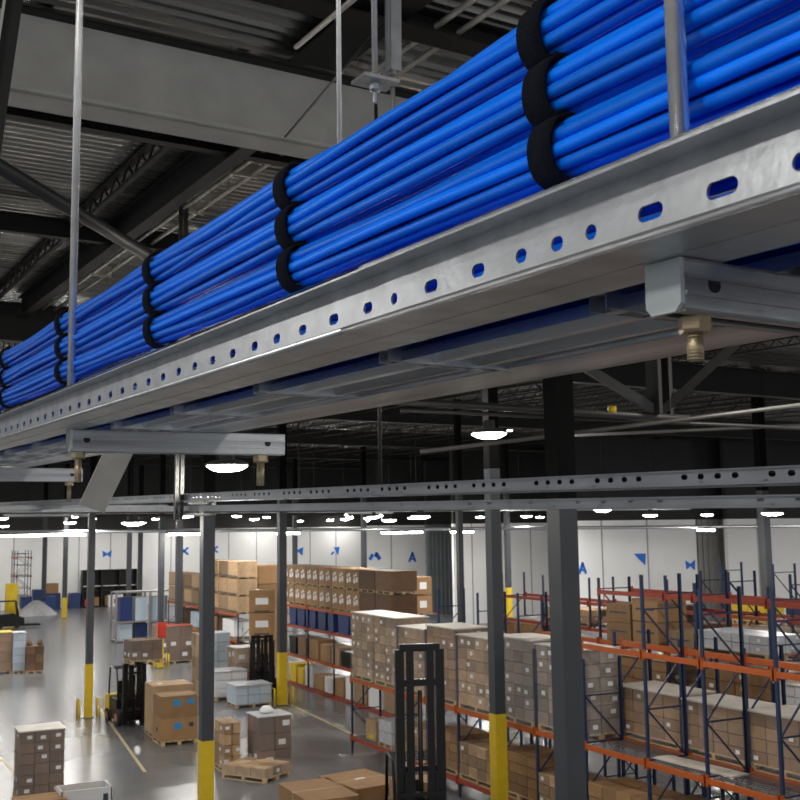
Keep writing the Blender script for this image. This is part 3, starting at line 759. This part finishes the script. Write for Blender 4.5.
load('white wrapped stack between the yellow-topped stack and the small brown one', 7.95, 59.5, 0, .62, 1.0, 2.0, 1, 2, 5, 'clear', film=True, sheet='greywrap')
load('small brown carton stack with ragged top at far left, standing apart on the floor', 8.66, 58.9, 0, .86, .9, 1.35, 2, 2, 3, 'card_dark', film=False, sheet=None)
for i, dx in enumerate((-.25, .28)):
    single('loose_bag', MB().lathe([(0, 0), (.14, .02), (.16, .12), (.09, .24), (.03, .36), (0, .38)], 12), 'card_dark', ['brown bag standing on the small stack, left one', 'brown bag standing on the small stack, right one'][i], 'bag', loc=(8.66 + dx, 58.8, 1.35))
# dark machine behind the yellow-topped stack
mp = on_z(8, 628, 0)
o = thing('floor_scrubber', 'dark floor machine behind the yellow-topped stack at the left edge', 'floor machine', loc=(mp.x, mp.y, 0))
part('body', MB().prism([(-1.0, .15), (1.1, .15), (1.1, .7), (.3, 1.1), (-.8, 1.0)], -.5, .5, 1), 'black', o)
part('canopy', MB().tube([(-.7, -.4, .9), (-.7, -.4, 2.0), (.5, -.4, 2.0), (.7, -.4, .8)], .05, 8).tube([(-.7, .4, .9), (-.7, .4, 2.0), (.5, .4, 2.0), (.7, .4, .8)], .05, 8), 'black', o)
part('fork_arm', MB().box((1.0, -.4, .12), (2.3, -.2, .25)).box((1.0, .2, .12), (2.3, .4, .25)), 'black', o)
for sx in (-.6, .6):
    for sy in (-.5, .5): part('wheel', MB().tube([(sx, sy - .08, .2), (sx, sy + .08, .2)], .2, 14), 'tyre', o)

# big cartons by the yellow forklift
bm_ = [('f', -.18, .55, .2, .28, 'blueprint'), ('f', .2, .6, .2, .22, 'blueprint')]
bm2 = [('f', -.15, .5, .2, .3, 'blueprint'), ('f', .26, .58, .12, .18, 'darkprint'), ('l', -.1, .35, .16, .2, 'darkprint')]
cx, cy = 10.06, 36.95
single('pallet', pallet_mesh(1.22, 1.15), 'wood', 'wooden pallet under the two blue-printed cartons', 'pallet', loc=(cx, cy, 0))
carton('lower of the two big cartons with blue prints, beside the yellow forklift', (cx, cy, .14), 1.24, 1.15, .72, m='card', marks=bm2)
carton('upper of the two big cartons with blue prints, beside the yellow forklift', (cx, cy, .86), 1.22, 1.13, .72, m='card', marks=bm_)
single('pallet', pallet_mesh(1.4, 1.2), 'wood', 'wooden pallet under the tall carton behind the blue-printed ones', 'pallet', loc=(10.25, 38.5, 0))
carton('tall plain carton directly behind the two blue-printed cartons', (10.25, 38.5, .14), 1.4, 1.25, 1.60, m='card_pale', marks=[('t', -.3, -.1, .12, .16, 'white')])

# wrapped stacks in the middle of the floor
load('narrow brown carton stack beside the thick yellow-based column', 10.28, 31.95, 0, .52, .95, 1.42, 2, 2, 4, 'card_pale', film=False, mark=.3, sheet=None)
load('dark shrink-wrapped carton stack behind the low rotated pallet', 11.44, 31.5, 0, 1.02, 1.05, 1.56, 2, 2, 3, 'card_dark', film=True, mark=.55, sheet='greywrap', seed=9)
single('paper_bundle', MB().lathe([(0, 0), (.2, .02), (.22, .1), (.12, .2), (0, .22)], 10), 'white', 'crumpled white bundle on top of the dark wrapped stack', 'bundle', loc=(11.35, 31.5, 1.60))
pv = [on_z(223, 772), on_z(247, 791), on_z(285, 778), on_z(265, 764)]
cc = (pv[0] + pv[1] + pv[2] + pv[3]) / 4
an = atan2((pv[2] - pv[1]).y, (pv[2] - pv[1]).x)
load('low rotated pallet of flat wrapped cartons in front of the dark stack', cc.x, cc.y - .1, 0, 1.2, 1.55, .40, 3, 3, 1, 'card_pale', rz=an, film=True, mark=.6, sheet=None, seed=5)
# white pallets by the centre column
load('low white wrapped pallet left of the dark forklift, front one', 14.75, 43.0, 0, 1.5, 1.2, .85, 3, 2, 2, 'clear', film=True, sheet='greywrap')
load('white wrapped cartons on a pallet behind the front white pallet', 14.6, 45.4, 0, 1.4, 1.2, 1.15, 2, 2, 3, 'white', film=True, sheet='greywrap')
load('pale brown and white stack next to the dark forklift', 15.75, 46.5, 0, 1.2, 1.2, 1.95, 2, 2, 3, 'card_pale', film=True, mark=.6, sheet='greywrap')
load('tall white wrapped stack behind the white pallets', 15.6, 50.5, 0, 1.2, 1.1, 2.3, 2, 2, 5, 'clear', film=True, sheet=None)
load('tall narrow tan carton stack just left of the thick column', 14.0, 47.0, 0, .7, 1.1, 2.6, 1, 2, 5, 'card_pale', film=False, sheet=None)
load('brown carton stack standing right behind the red fire point column', 15.9, 59.2, 0, 1.9, 1.2, 1.95, 3, 2, 3, 'card_dark', film=True, mark=.3, sheet='rack_red')

# metal cage with bluish contents
cgp = on_z(147, 640)
o = thing('storage_cage', 'pale metal storage frame with bluish goods behind the yellow forklift', 'storage cage', loc=(cgp.x, cgp.y, 0))
cw_, cd_, ch_ = 4.4, 1.5, 3.2
for x in (-cw_/2, cw_/2, 0):
    for y in (-cd_/2, cd_/2): part('post', MB().box((x-.06, y-.06, 0), (x+.06, y+.06, ch_)), 'wire', o)
for z in (.1, 1.3, ch_): part('shelf', MB().box((-cw_/2, -cd_/2, z-.06), (cw_/2, cd_/2, z+.03)), 'wire', o)
for i, (x, z) in enumerate(((-1.5, .13), (-.5, .13), (.6, .13), (1.6, .13), (-1.5, 1.33), (-.5, 1.33), (.6, 1.33), (1.6, 1.33))):
    single('container', MB().prism([(-.4, -.5), (.4, -.5), (.4, .5), (-.4, .5)], 0, 1.0 + .5 * (z > 1), 2), ['clear', 'binblue', 'greywrap', 'clear', 'binblue', 'clear', 'clear', 'greywrap'][i], 'bluish container standing in the pale metal frame', 'container', loc=(cgp.x + x, cgp.y, z), group='containers in the metal frame')

# ------------------------------------------------------------------ racks
upr_cache = {}
def upright(h):
    def mk():
        b = MB().box((-.032, -.004, 0), (.032, 0, h)).box((-.032, 0, 0), (-.027, .05, h)).box((.027, 0, 0), (.032, .05, h))
        b.box((-.032, 0, 0), (.032, .05, .02))
        return b.mesh('upright', 'rack_blue')
    return cached(('u', h), mk)
def rack(label, X, dep, ys, hts, levels, mats, deck=None, skip=(), group=None):
    """row along Y; front plane X. levels: list of z, mats: beam colour per level, skip: set of (bay, level)"""
    o = thing('pallet_rack', label, 'pallet rack', loc=(X, ys[0], 0), group=group)
    for i, y in enumerate(ys):
        h = hts[i] if isinstance(hts, (list, tuple)) else hts
        for xx in (0, dep):
            u = link('upright', upright(h), o, (xx, y - ys[0], 0)); u.rotation_euler = (0, 0, -pi / 2 if xx == 0 else pi / 2)
        def br():
            b = MB(); z = .3; s = 0
            while z + 1.0 < h:
                b.bar((.04, 0, z), (dep - .04, 0, z), .03, .03); a, c = (.04, dep - .04) if s else (dep - .04, .04)
                b.bar((a, 0, z), (c, 0, z + 1.0), .03, .03); z += 1.0; s = 1 - s
            b.bar((.04, 0, z), (dep - .04, 0, z), .03, .03)
            return b.mesh('frame_brace', 'rack_blue')
        link('frame_brace', cached(('br', h, dep), br), o, (0, y - ys[0], 0))
    for i in range(len(ys) - 1):
        y0, y1 = sorted((ys[i], ys[i + 1])); L = y1 - y0
        for k, z in enumerate(levels):
            if (i, k) in skip: continue
            bmx = cached(('bm', round(L, 2), mats[k]), lambda: MB().box((-.025, .05, -.055), (.025, L - .05, .055)).box((-.035, .03, -.11), (.035, .06, .11)).box((-.035, L - .06, -.11), (.035, L - .03, .11)).mesh('beam', mats[k]))
            for xx in (-.03, dep + .03): link('beam', bmx, o, (xx, y0 - ys[0], z - .055))
            if deck is None or (k in deck):
                def dk():
                    b = MB(); q = .1
                    while q < L - .1: b.box((0, q, -.012), (dep, q + .02, 0)); q += .10
                    for xx in (dep * .25, dep * .5, dep * .75): b.box((xx - .01, .05, -.025), (xx + .01, L - .05, -.012))
                    return b.mesh('wire_deck', 'wire')
                link('wire_deck', cached(('dk', round(L, 2), dep), dk), o, (0, y0 - ys[0], z))
    return o
XA, DA = 14.54, 1.05
YA = [32.4, 29.05, 27.3, 25.55, 23.6, 21.85, 19.95, 17.85, 16.14, 14.3, 12.4]
HA = [2.5, 4.2, 4.2, 4.25, 4.2, 4.15, 4.1, 6.0, 5.8, 5.8, 5.8]
rack('blue and orange pallet rack running along the right foreground under the wrapped loads', XA, DA, YA, HA, [.50, 2.30, 4.45], ['rack_red', 'orange', 'orange'], deck=(0, 1), skip={(i, 2) for i in range(6)})
# loads, second level of the foreground rack
def bay_loads(X, dep, ys, z, hs, mats, labs, group, kinds=None, **k):
    for i in range(len(ys) - 1):
        if hs[i] is None: continue
        y0, y1 = sorted((ys[i], ys[i + 1])); n = 2 if y1 - y0 > 3 else 1
        for q in range(n):
            L = (y1 - y0) / n - .16; yc = y0 + (y1 - y0) * (q + .5) / n
            kw = dict(k); kw.update((kinds or {}).get(i, {}))
            load(labs(i, q), X + dep / 2 + random.uniform(-.03, .03), yc, z, dep + .02, L, hs[i], 2, 4, max(2, round(hs[i] / .30)), mats[i], group=group, **kw)
la = ['tall speckled brown wrapped load at the far end of the foreground rack', 'tall brown wrapped load behind the black mast', 'tall brown wrapped load right of the black mast', 'tall tan wrapped load left of the yellow-based foreground column', 'tall shiny grey wrapped load right of the yellow-based foreground column', 'tall grey wrapped load left of the widest column', 'brown wrapped load just right of the widest column', 'long brown wrapped load with pale top sheet at lower right', 'brown wrapped load with pale top, second from the right edge', 'brown wrapped load at the right edge of the foreground rack']
bay_loads(XA, DA, YA, 2.31, [2.05, 1.85, 2.0, 1.88, 2.0, 1.95, None, None, None, None], ['card_pale', 'card_pale', 'card', 'card_pale', 'card_grey', 'card_grey', 'card', 'card', 'card', 'card_dark'],
          lambda i, q: la[i] + ((', nearer half' if q == 0 else ', farther half') if i == 0 else ''), 'wrapped loads on the foreground rack', mark=.45)
YB = [20.3, 18.1, 16.25, 14.45, 12.5]
rack('back half of the foreground rack at the right, carrying the long brown loads', XA + DA + .10, DA, YB, [4.6, 4.6, 4.6, 4.6, 4.6], [.50, 2.30], ['rack_red', 'rack_red'], deck=(0, 1))
bay_loads(XA + DA + .10, DA, YB, 2.31, [1.10, 1.08, 1.10, 1.05], ['card', 'card', 'card', 'card_dark'],
          lambda i, q: la[6 + i], 'brown loads with pale tops on the back of the foreground rack', mark=.25)
single('board', MB().box((-.35, -1.1, 0), (.1, 1.0, .03)), 'sheet', 'loose pale board lying on the wire deck before the brown loads', 'board', loc=(15.1, 16.9, 2.32), rz=.06)
lb = ['far end', 'black mast', 'mast base', 'left of the column', 'behind the yellow base', 'right of the yellow base', 'beside the widest column', 'under the long beam', 'near the lower right corner', 'lower right corner']
bay_loads(XA, DA, YA, .51, [None, .9, 1.05, .95, 1.1, .85, 1.0, 1.05, 1.0, 1.0], ['card'] + ['card_pale', 'card', 'card_pale', 'card', 'card_pale', 'card', 'card_dark', 'card', 'card'],
          lambda i, q: 'low carton load on the bottom rack level, ' + lb[i], 'loads on the bottom level of the foreground rack', film=False, mark=.2, sheet=None)
carton('small carton with yellow label on the low end shelf of the foreground rack', (15.0, 31.3, .51), .6, .7, .62, m='card_pale', marks=[('l', -.3, .1, .5, .2, 'yellow')])
load('low grey wrapped bundle on the end shelf of the foreground rack', 15.0, 30.0, .51, .9, .9, .8, 2, 2, 2, 'greywrap', film=True, sheet=None)

# second row, behind the first aisle
XC, DC = 18.4, 1.1
YF = [48.6, 45.7, 42.8, 39.9, 37.0]
rack('blue rack with red beams under the labelled cartons in the middle distance', XC, DC, YF, 3.6, [.12, 1.38, 2.70, 3.62], ['rack_red', 'orange', 'rack_red', 'orange'])
lx = cached(('mk',), lambda: MB().box((-.006, -.2, -.16), (0, -.04, .04)).box((-.006, .02, -.2), (0, .2, -.02)).box((-.006, -.12, .08), (0, .02, .2)).box((-.006, .08, .02), (0, .18, .14)).mesh('printed_mark', 'white'))
for lev in range(2):
    for k in range(8):
        y = 48.0 - k * 1.44
        plain = k >= 6
        lab = ('plain carton' if plain else 'white-printed carton') + ' in the %s tier on the middle rack, %s' % (('lower', 'upper')[lev], ['farthest', 'second from the far end', 'third from the far end', 'fourth from the far end', 'fifth from the far end', 'sixth from the far end', 'next to the near end', 'at the near end'][k])
        o = thing('carton', lab, 'box', loc=(XC + .55, y, 3.63 + lev * .90), group='cartons on top of the middle rack')
        link('box', carton_mesh(1.12, 1.38, .76, 'card' if not plain else 'card_dark'), o, (0, 0, .12))
        link('pallet', cached(('p2',), lambda: pallet_mesh(1.1, 1.3).mesh('pallet', 'wood')), o); o.children[-1].scale = (1, 1, .85)
        if not plain:
            for dy in (-.34, .34): link('printed_mark', lx, o, (-.563, dy, .52))
# contents of the middle rack
rg = random.Random(12)
for lev, (z, pal) in enumerate(((.13, ['card_pale', 'white', 'yellow', 'card']), (1.39, ['card_dark', 'yellow', 'card', 'black', 'card_pale']), (2.71, ['binblue']))):
    y = 48.1
    while y > 37.6:
        w = rg.uniform(.7, 1.15); hgt = rg.uniform(.55, .95) if lev < 2 else .78
        m = rg.choice(pal)
        nm = {'binblue': 'blue plastic tub', 'yellow': 'yellow tote', 'black': 'dark case'}.get(m, 'carton')
        if nm == 'carton': b = MB().box((-.45, -w / 2, 0), (.45, w / 2, hgt))
        else: b = MB().prism([(-w / 2 * .88, 0), (w / 2 * .88, 0), (w / 2, hgt * .9), (w / 2 + .03, hgt), (-w / 2 - .03, hgt), (-w / 2, hgt * .9)], -.45, .45, 0)
        single(nm.replace(' ', '_'), b, m, '%s on the %s shelf of the middle rack' % ({'binblue': 'dark blue plastic tub', 'yellow': 'yellow tote', 'black': 'dark case', 'white': 'white carton', 'card': 'brown carton', 'card_pale': 'pale carton', 'card_dark': 'dark brown carton'}[m], ('lowest', 'middle', 'upper')[lev]), 'box', loc=(XC + .5, y - w / 2, z), group='goods on the %s shelf of the middle rack' % ('lowest', 'middle', 'upper')[lev])
        y -= w + rg.uniform(.08, .3)
# carton stack farther along the row, left
YL = [69.5, 66.0, 62.5, 59.0, 55.5]
rack('distant rack with orange beams under the tall carton wall, left of the dark forklift', XC, DC, YL, 2.7, [1.3, 2.66], ['orange', 'orange'])
tl = ['bottom', 'middle', 'top']
for k, (y, nt) in enumerate(((67.8, 2), (64.2, 2), (60.6, 3), (57.2, 3))):
    for lev in range(nt):
        o = thing('carton', 'big tan carton pair in the distant carton wall, %s tier, %s' % (tl[lev], ['far end', 'second from the far end', 'third from the far end', 'near end'][k]), 'box', loc=(XC + .55, y, 2.68 + lev * .92), group='cartons of the distant carton wall')
        link('pallet', cached(('p3',), lambda: pallet_mesh(1.1, 3.2).mesh('pallet', 'wood')), o); o.children[-1].scale = (1, 1, .6)
        for dy in (-.82, .82): link('box', carton_mesh(1.12, 1.58, .80, 'card_pale'), o, (0, dy, .09))
        link('tape', cached(('tp',), lambda: MB().box((-.57, -1.62, .0), (-.562, 1.62, .05)).mesh('tape', 'darkprint')), o, (0, 0, .10))
for k, y in enumerate((66.8, 63.6, 60.4, 57.3)):
    load('goods on the shelf below the distant carton wall, %s' % ['far end', 'second', 'third', 'near end'][k], XC + .55, y, 1.31, 1.0, 2.0, 1.0, 2, 3, 2, ['card_dark', 'clear', 'card', 'white'][k], film=False, sheet=None)
    load('floor pallet below the distant carton wall, %s' % ['far end', 'second', 'third', 'near end'][k], XC + .55, y, 0, 1.0, 2.0, 1.05, 2, 3, 2, ['card', 'white', 'card_dark', 'card'][k], film=False, sheet=None)
o = thing('pallet_load', 'second block of tan cartons right behind the near end of the carton wall', 'pallet load', loc=(XC + 2.6, 58.0, 0))
for lev in range(5): link('carton', carton_mesh(1.7, 1.6, 1.0, 'card'), o, (0, 0, lev * 1.03))
# right-hand part of the second row
YC = [33.6, 30.9, 28.5, 27.2, 24.4, 21.65, 20.6, 18.2, 15.8, 13.4]
HC = [4.9, 4.9, 5.0, 5.0, 5.6, 5.75, 5.6, 5.6, 5.6, 5.6]
rack('second rack row behind the foreground rack, blue posts with red upper beams', XC, DC, YC, HC, [1.35, 2.65, 3.95, 5.28], ['orange', 'rack_red', 'orange', 'rack_red'], deck=(0, 2), skip={(i, 3) for i in range(4)} | {(0, 2), (1, 2), (2, 2)})
for k, (y, m, hgt) in enumerate(((23.6, 'card', .80), (22.5, 'card', .95), (21.2, 'card_pale', .70))):
    for lev in range(2 if k < 2 else 1):
        carton('brown carton on the upper shelf of the second rack row, %s, %s' % (['leftmost', 'middle', 'rightmost'][k], ['lower', 'upper'][lev]), (XC + .5, y, 3.96 + lev * hgt * .62), .95, 1.0, hgt * .6, m=m, marks=[('l', -.35, .5, .7, .08, 'darkprint')], tape=False)
    load_ = None
mm = ['card', 'card_pale', 'greywrap', 'card_dark', 'card', 'card_pale', 'card', 'white', 'card_dark']
bay_loads(XC, DC, YC, 2.66, [.9, .8, None, 1.0, .95, None, 1.0, .85, .95], mm, lambda i, q: 'cartons on the second shelf of the second rack row, bay %s' % ['farthest', 'by the yellow-based column', '', 'behind the grey loads', 'beside the widest column', '', 'behind the long load', 'behind the tall right posts', 'at the right edge'][i], 'loads on the second rack row', film=False, sheet='sheet', mark=.3)
bay_loads(XC, DC, YC, 3.96, [None, None, None, None, None, None, .55, None, .6], mm[::-1], lambda i, q: 'low load on the upper shelf of the second rack row, %s' % {6: 'left of the tall posts', 8: 'at the right edge'}[i], 'upper loads on the second rack row', film=False, sheet=None, mark=.3)
# third row, right
XD, DD = 23.5, 1.1
YD = [37.5, 34.6, 31.7, 28.8, 26.0, 24.8, 22.4, 20.0, 17.6]
rack('third rack row farther right with red beams, in front of the ribbed sheet', XD, DD, YD, [5.2] * 4 + [5.6] * 5, [1.3, 2.6, 3.45, 4.35], ['orange', 'rack_red', 'rack_red', 'rack_red'], deck=(1, 2))
bay_loads(XD, DD, YD, 2.61, [.7, None, .75, .7, None, .7, .75, .7], ['card', 'card_pale', 'card_dark', 'white', 'card', 'card_pale', 'card', 'white'], lambda i, q: 'cartons on the third rack row, %s' % ['farthest bay', '', 'third bay', 'fourth bay', '', 'near the right column', 'right of the column', 'at the right edge'][i], 'loads on the third rack row', film=False, sheet=None, mark=.4)
bay_loads(XD, DD, YD, 3.46, [None, .6, None, .5, None, .55, .6, None], ['card', 'card_pale', 'card_dark', 'card', 'card', 'card_pale', 'card', 'white'], lambda i, q: 'upper cartons on the third rack row, %s' % ['', 'second bay', '', 'fourth bay', '', 'near the right column', 'right of the column', ''][i], 'upper loads on the third rack row', film=False, sheet=None, mark=.3)
dp = at(718, 618, 29); single('drum', MB().lathe([(0, 0), (.5, 0), (.52, .06), (.5, .12), (.5, .9), (.52, .95), (.5, 1.0), (0, 1.0)], 20), 'card_dark', 'dark rounded drum among the third rack row posts', 'drum', loc=(24.05, 27.4, 3.46))
XE = 29.0
YE = [31, 28.4, 25.8, 23.2, 20.6]
rack('farthest right rack row with orange beams beside the dark column', XE, 1.1, YE, 5.6, [1.3, 2.6, 3.4, 4.3], ['orange', 'rack_red', 'orange', 'orange'], deck=(1, 2))
for k, y in enumerate((29.7, 27.1, 24.5)):
    load('goods on the farthest right rack row, %s' % ['far bay', 'middle bay', 'near bay'][k], XE + .5, y, 3.41, 1.0, 1.6, .75, 2, 2, 2, ['yellow', 'binblue', 'card'][k], film=False, sheet=None)

# single cartons seen beside the grey door
for lev in range(2):
    carton('white-printed carton beside the grey door, %s one' % ('lower', 'upper')[lev], (27.46, 52.2, 2.55 + lev * .98), 1.05, 1.0, .92, m='card', marks=[('f', -.2, .3, .4, .4, 'white'), ('l', -.2, .3, .4, .4, 'white')])
rack('short dark rack carrying the two cartons beside the grey door', 26.9, 1.1, [53.4, 50.9], 2.6, [1.3, 1.9, 2.54], ['rack_red', 'rack_red', 'rack_red'])

# ------------------------------------------------------------------ far left goods
fp = on_z(24, 615)
rack('far rack with dark posts by the blue containers at the left edge', fp.x - .7, 1.2, [fp.y + 3.6, fp.y + 1.8, fp.y], 5.6, [1.6, 3.4, 5.0], ['rack_red', 'orange', 'rack_red'])
for i, x in enumerate((-.2, .8, 1.8)):
    single('container', MB().box((-.45, -.5, 0), (.45, .5, 1.6 + .6 * (i % 2))), 'binblue', 'tall blue container by the far left rack, %s' % ['left', 'middle', 'right'][i], 'container', loc=(fp.x + x * 1.0 + .2, fp.y - .8, 0))
single('yellow_drum', MB().lathe([(0, 0), (.55, 0), (.55, 2.8), (0, 2.8)], 16), 'yellow', 'yellow drum stack left of the tall blue containers', 'drum', loc=(fp.x - 1.2, fp.y - 1.0, 0))
q = on_z(35, 615); single('tarp_heap', MB().lathe([(0, 1.7), (.5, 1.5), (1.1, .9), (1.7, .3), (1.9, 0)], 14), 'greywrap', 'pale covered heap on the floor near the far left column', 'heap', loc=(q.x, q.y, 0))
q = on_z(57, 609)
single('container', MB().box((-1.3, -.6, 0), (.2, .6, 1.5)), 'binblue', 'wide blue bin left of the far yellow-based column', 'container', loc=(q.x, q.y, 0))
carton('brown carton on top of the wide blue bin at far left', (q.x - .5, q.y, 1.5), 1.0, 1.0, .9, tape=False)
single('container', MB().box((.0, -.6, 0), (.9, .6, 1.4)), 'binblue', 'blue bin right of the far yellow-based column', 'container', loc=(q.x + 1.2, q.y + .5, 0))
for k, (x0, x1, lab) in enumerate(((73, 90, 'narrow dark shelving unit on the far wall, left of the open-floor column'), (95, 127, 'wide dark shelving unit on the far wall under the blue bow mark'))):
    a, b_ = on_z(x0, 605), on_z(x1, 605); L = (b_ - a).length * .96
    o = thing('shelving_unit', lab, 'shelving', loc=(a.x, 107.2, 0)); hh = 3.5
    part('back_panel', MB().box((0, .35, 0), (L, .4, hh)), 'black', o)
    for z in (.1, 1.55, 2.0, hh): part('shelf', MB().box((0, -.4, z - .05), (L, .4, z + .03)), 'sheet' if z == 2.0 else 'black', o)
    for x in (0, L / 2, L): part('side', MB().box((x - .05, -.4, 0), (x + .05, .4, hh)), 'black', o)
    its = [('card', .5, .9), ('white', .6, 1.0), ('red', .5, .7)] if k else [('red', .4, .6), ('card', .5, .8)]
    for i, (m, w_, h_) in enumerate(its):
        x = L * (i + .6) / (len(its) + .3)
        carton(['brown', 'white', 'red', 'red', 'brown'][i + (3 if not k else 0)] + ' box on the bottom of the %s dark shelving unit' % ('wide' if k else 'narrow'), (a.x + x, 107.1, .13), w_ * 1.3, .6, h_, m=m, tape=False)
for i, (px, lab) in enumerate(((120, 'yellow post near the far wall, left one'), (138, 'yellow post near the far wall, right one'))):
    q = on_z(px, 603); single('bollard', MB().lathe([(.14, 0), (.14, 1.1), (.1, 1.2), (0, 1.22)], 14), 'yellow', lab, 'bollard', loc=(q.x, q.y, 0))
carton('white boxed item on the floor before the wide dark shelving', (on_z(112, 606).x, on_z(112, 606).y - 1, 0), 1.2, .8, 1.1, m='white', marks=[('f', -.1, .3, .3, .4, 'red')], tape=False)

# ------------------------------------------------------------------ trucks
def forklift(label, loc, rz, col, mast_h, lift, load_label=None, mw=.72, scale=1.0):
    """local +Y is forward"""
    o = thing('forklift', label, 'forklift', loc=loc, rz=rz); o.scale = (scale,) * 3
    part('chassis', MB().prism([(-.75, .18), (.75, .18), (.75, .55), (.35, .62), (.3, .95), (-.75, 1.0)], -.5, .5, 0), 'black', o)
    part('counterweight', MB().prism([(-1.25, .25), (-.65, .2), (-.65, 1.05), (-1.05, 1.05), (-1.22, .85)], -.53, .53, 0), col, o)
    part('seat', MB().box((-.25, -.45, 1.0), (.25, .05, 1.1)).box((-.25, -.5, 1.05), (.25, -.38, 1.6)), 'black', o)
    part('steering_wheel', MB().tube([(.18 * cos(a * .524), .42 + .05 * sin(a * .524), 1.3 + .17 * sin(a * .524)) for a in range(13)], .02, 6).tube([(0, .55, 1.0), (0, .42, 1.3)], .025, 6), 'black', o)
    g = MB()
    for sx in (-.47, .47):
        g.tube([(sx, .55, .6), (sx, .42, 1.5), (sx, .25, 2.12), (sx, -.7, 2.15), (sx, -.85, 1.0)], .035, 8)
    for k in range(6): g.bar((-.47, -.65 + .17 * k, 2.14), (.47, -.65 + .17 * k, 2.14), .04, .03)
    part('overhead_guard', g, 'black', o)
    for sx in (-1, 1):
        for (yy, r) in ((.55, .32), (-.8, .26)):
            w = part('wheel', MB().tube([(sx * .40, yy, r), (sx * .58, yy, r)], r, 18), 'tyre', o)
            part('hub', MB().tube([(sx * .575, yy, r), (sx * .59, yy, r)], r * .5, 14), 'hub', w)
    h = mw / 2
    m_ = MB()
    for sx in (-1, 1): m_.box((sx * h - .09, .90, .1), (sx * h + .09, 1.08, mast_h * .98))
    for z in (.4, mast_h * .45, mast_h * .97): m_.box((-h, .94, z), (h, 1.02, z + .10))
    part('mast', m_, 'black', o)
    m_ = MB()
    for sx in (-1, 1): m_.box((sx * (h - .21) - .075, 1.0, .3 + lift * .3), (sx * (h - .21) + .075, 1.12, mast_h))
    m_.box((-h, .98, mast_h - .1), (h, 1.1, mast_h + .02)).box((-h, .98, mast_h * .82), (h, 1.1, mast_h * .85))
    m_.tube([(0, 1.0, .3), (0, 1.0, mast_h * .8)], .05, 8)
    part('inner_mast', m_, 'black', o)
    part('carriage', MB().box((-h - .05, 1.10, lift), (h + .05, 1.16, lift + .12)).box((-h - .05, 1.10, lift + .4), (h + .05, 1.16, lift + .5)).box((-.35, 1.10, lift), (-.28, 1.15, lift + .9)).box((.28, 1.10, lift), (.35, 1.15, lift + .9)), 'black', o)
    for sx in (-1, 1): part('fork', MB().box((sx * .27 - .06, 1.15, lift), (sx * .27 + .06, 2.25, lift + .045)), 'black', o)
    return o
fk = on_z(124, 726)
forklift('yellow and black forklift with raised load on the left of the floor', (9.45, 41.5, 0), pi + .06, 'yellow', 2.45, 2.45, scale=.94)
def local(o_, rz, x, y, z): return (o_[0] + x * cos(rz) - y * sin(rz), o_[1] + x * sin(rz) + y * cos(rz), z)
load('brown carton load raised on the forks of the yellow forklift', *local((9.45, 41.5), pi + .06, -.1, 1.62, 2.35), 1.15, 1.0, .84, 3, 2, 2, 'card_dark', rz=.06, film=True, mark=.5, sheet=None, seed=2)
forklift('dark forklift beside the yellow-based column, in the rack aisle', (16.2, 45.5, 0), pi - .35, 'black', 2.9, 2.55, scale=1.05)
for lev in range(2):
    q = local((16.2, 45.5), pi - .35, 0, 1.85, 2.73 + lev * .93)
    carton('tan carton raised above the dark forklift, %s one' % ('lower', 'upper')[lev], q, 1.05, 1.0, .90, rz=-.35, m='card', marks=[('f', -.25, .35, .5, .3, 'white'), ('f', -.3, .02, .6, .06, 'darkprint')])
# tall black mast truck at the bottom centre
tp = (10.95, 21.2)
fo = forklift('reach truck with tall black mast at the bottom centre, before the foreground rack', (tp[0], tp[1], 0), pi - .32, 'black', 4.62, 1.2, mw=.84)

# big cartons at the bottom edge
def carton_px(label, pf, pl_, pr_, z, h, z0, **k):
    f_, l_, r_ = on_z(*pf, z), on_z(*pl_, z), on_z(*pr_, z)
    w = (r_ - f_).length; d = (l_ - f_).length; ex = (r_ - f_).normalized(); ey = V((-ex.y, ex.x, 0))
    c = f_ + ex * w / 2 + ey * d / 2
    carton(label, (c.x, c.y, z0), w, d, h, rz=atan2(ex.y, ex.x), **k)
carton_px('open-floor big carton at the bottom edge, left one, seen from above', (357, 799), (320, 777), (395, 812), 1.25, 1.25, 0, m='card') if False else None
zc = 1.05
a0 = on_z(341, 788, zc)
def big(label, px, py, w, d, rz, marks=(), m='card'):
    q = on_z(px, py, zc); carton(label, (q.x, q.y, 0), w, d, zc, rz=rz, m=m, marks=marks)
big('big carton at the bottom edge, left one of the group before the black mast', 318, 789, 1.25, 2.0, -.03)
big('big carton with blue and white label, middle one of the bottom group', 361, 778.5, 1.35, 1.75, .14, marks=[('f', .12, .4, .34, .34, 'white'), ('f', .17, .47, .10, .2, 'blueprint'), ('f', .3, .47, .10, .2, 'blueprint'), ('f', -.22, .42, .2, .26, 'blueprint'), ('t', -.12, -.02, .2, .06, 'white')])
carton('plain carton at the bottom edge right of the labelled one, in front of the mast', (11.65, 22.6, 0), .92, .8, 1.35, rz=-.25, m='card')

# ------------------------------------------------------------------ light and view
w = bpy.data.worlds.new('world'); S.world = w; w.use_nodes = True
bg = w.node_tree.nodes['Background']; bg.inputs[0].default_value = (.95, .97, 1, 1); bg.inputs[1].default_value = .22
vs_ = S.view_settings; vs_.view_transform = 'Standard'; vs_.look = 'None'; vs_.gamma = 1; vs_.exposure = 1.7; vs_.use_curve_mapping = False
S.cycles.use_denoising = True
S.cycles.max_bounces = 6; S.cycles.transparent_max_bounces = 10; S.cycles.sample_clamp_indirect = 4
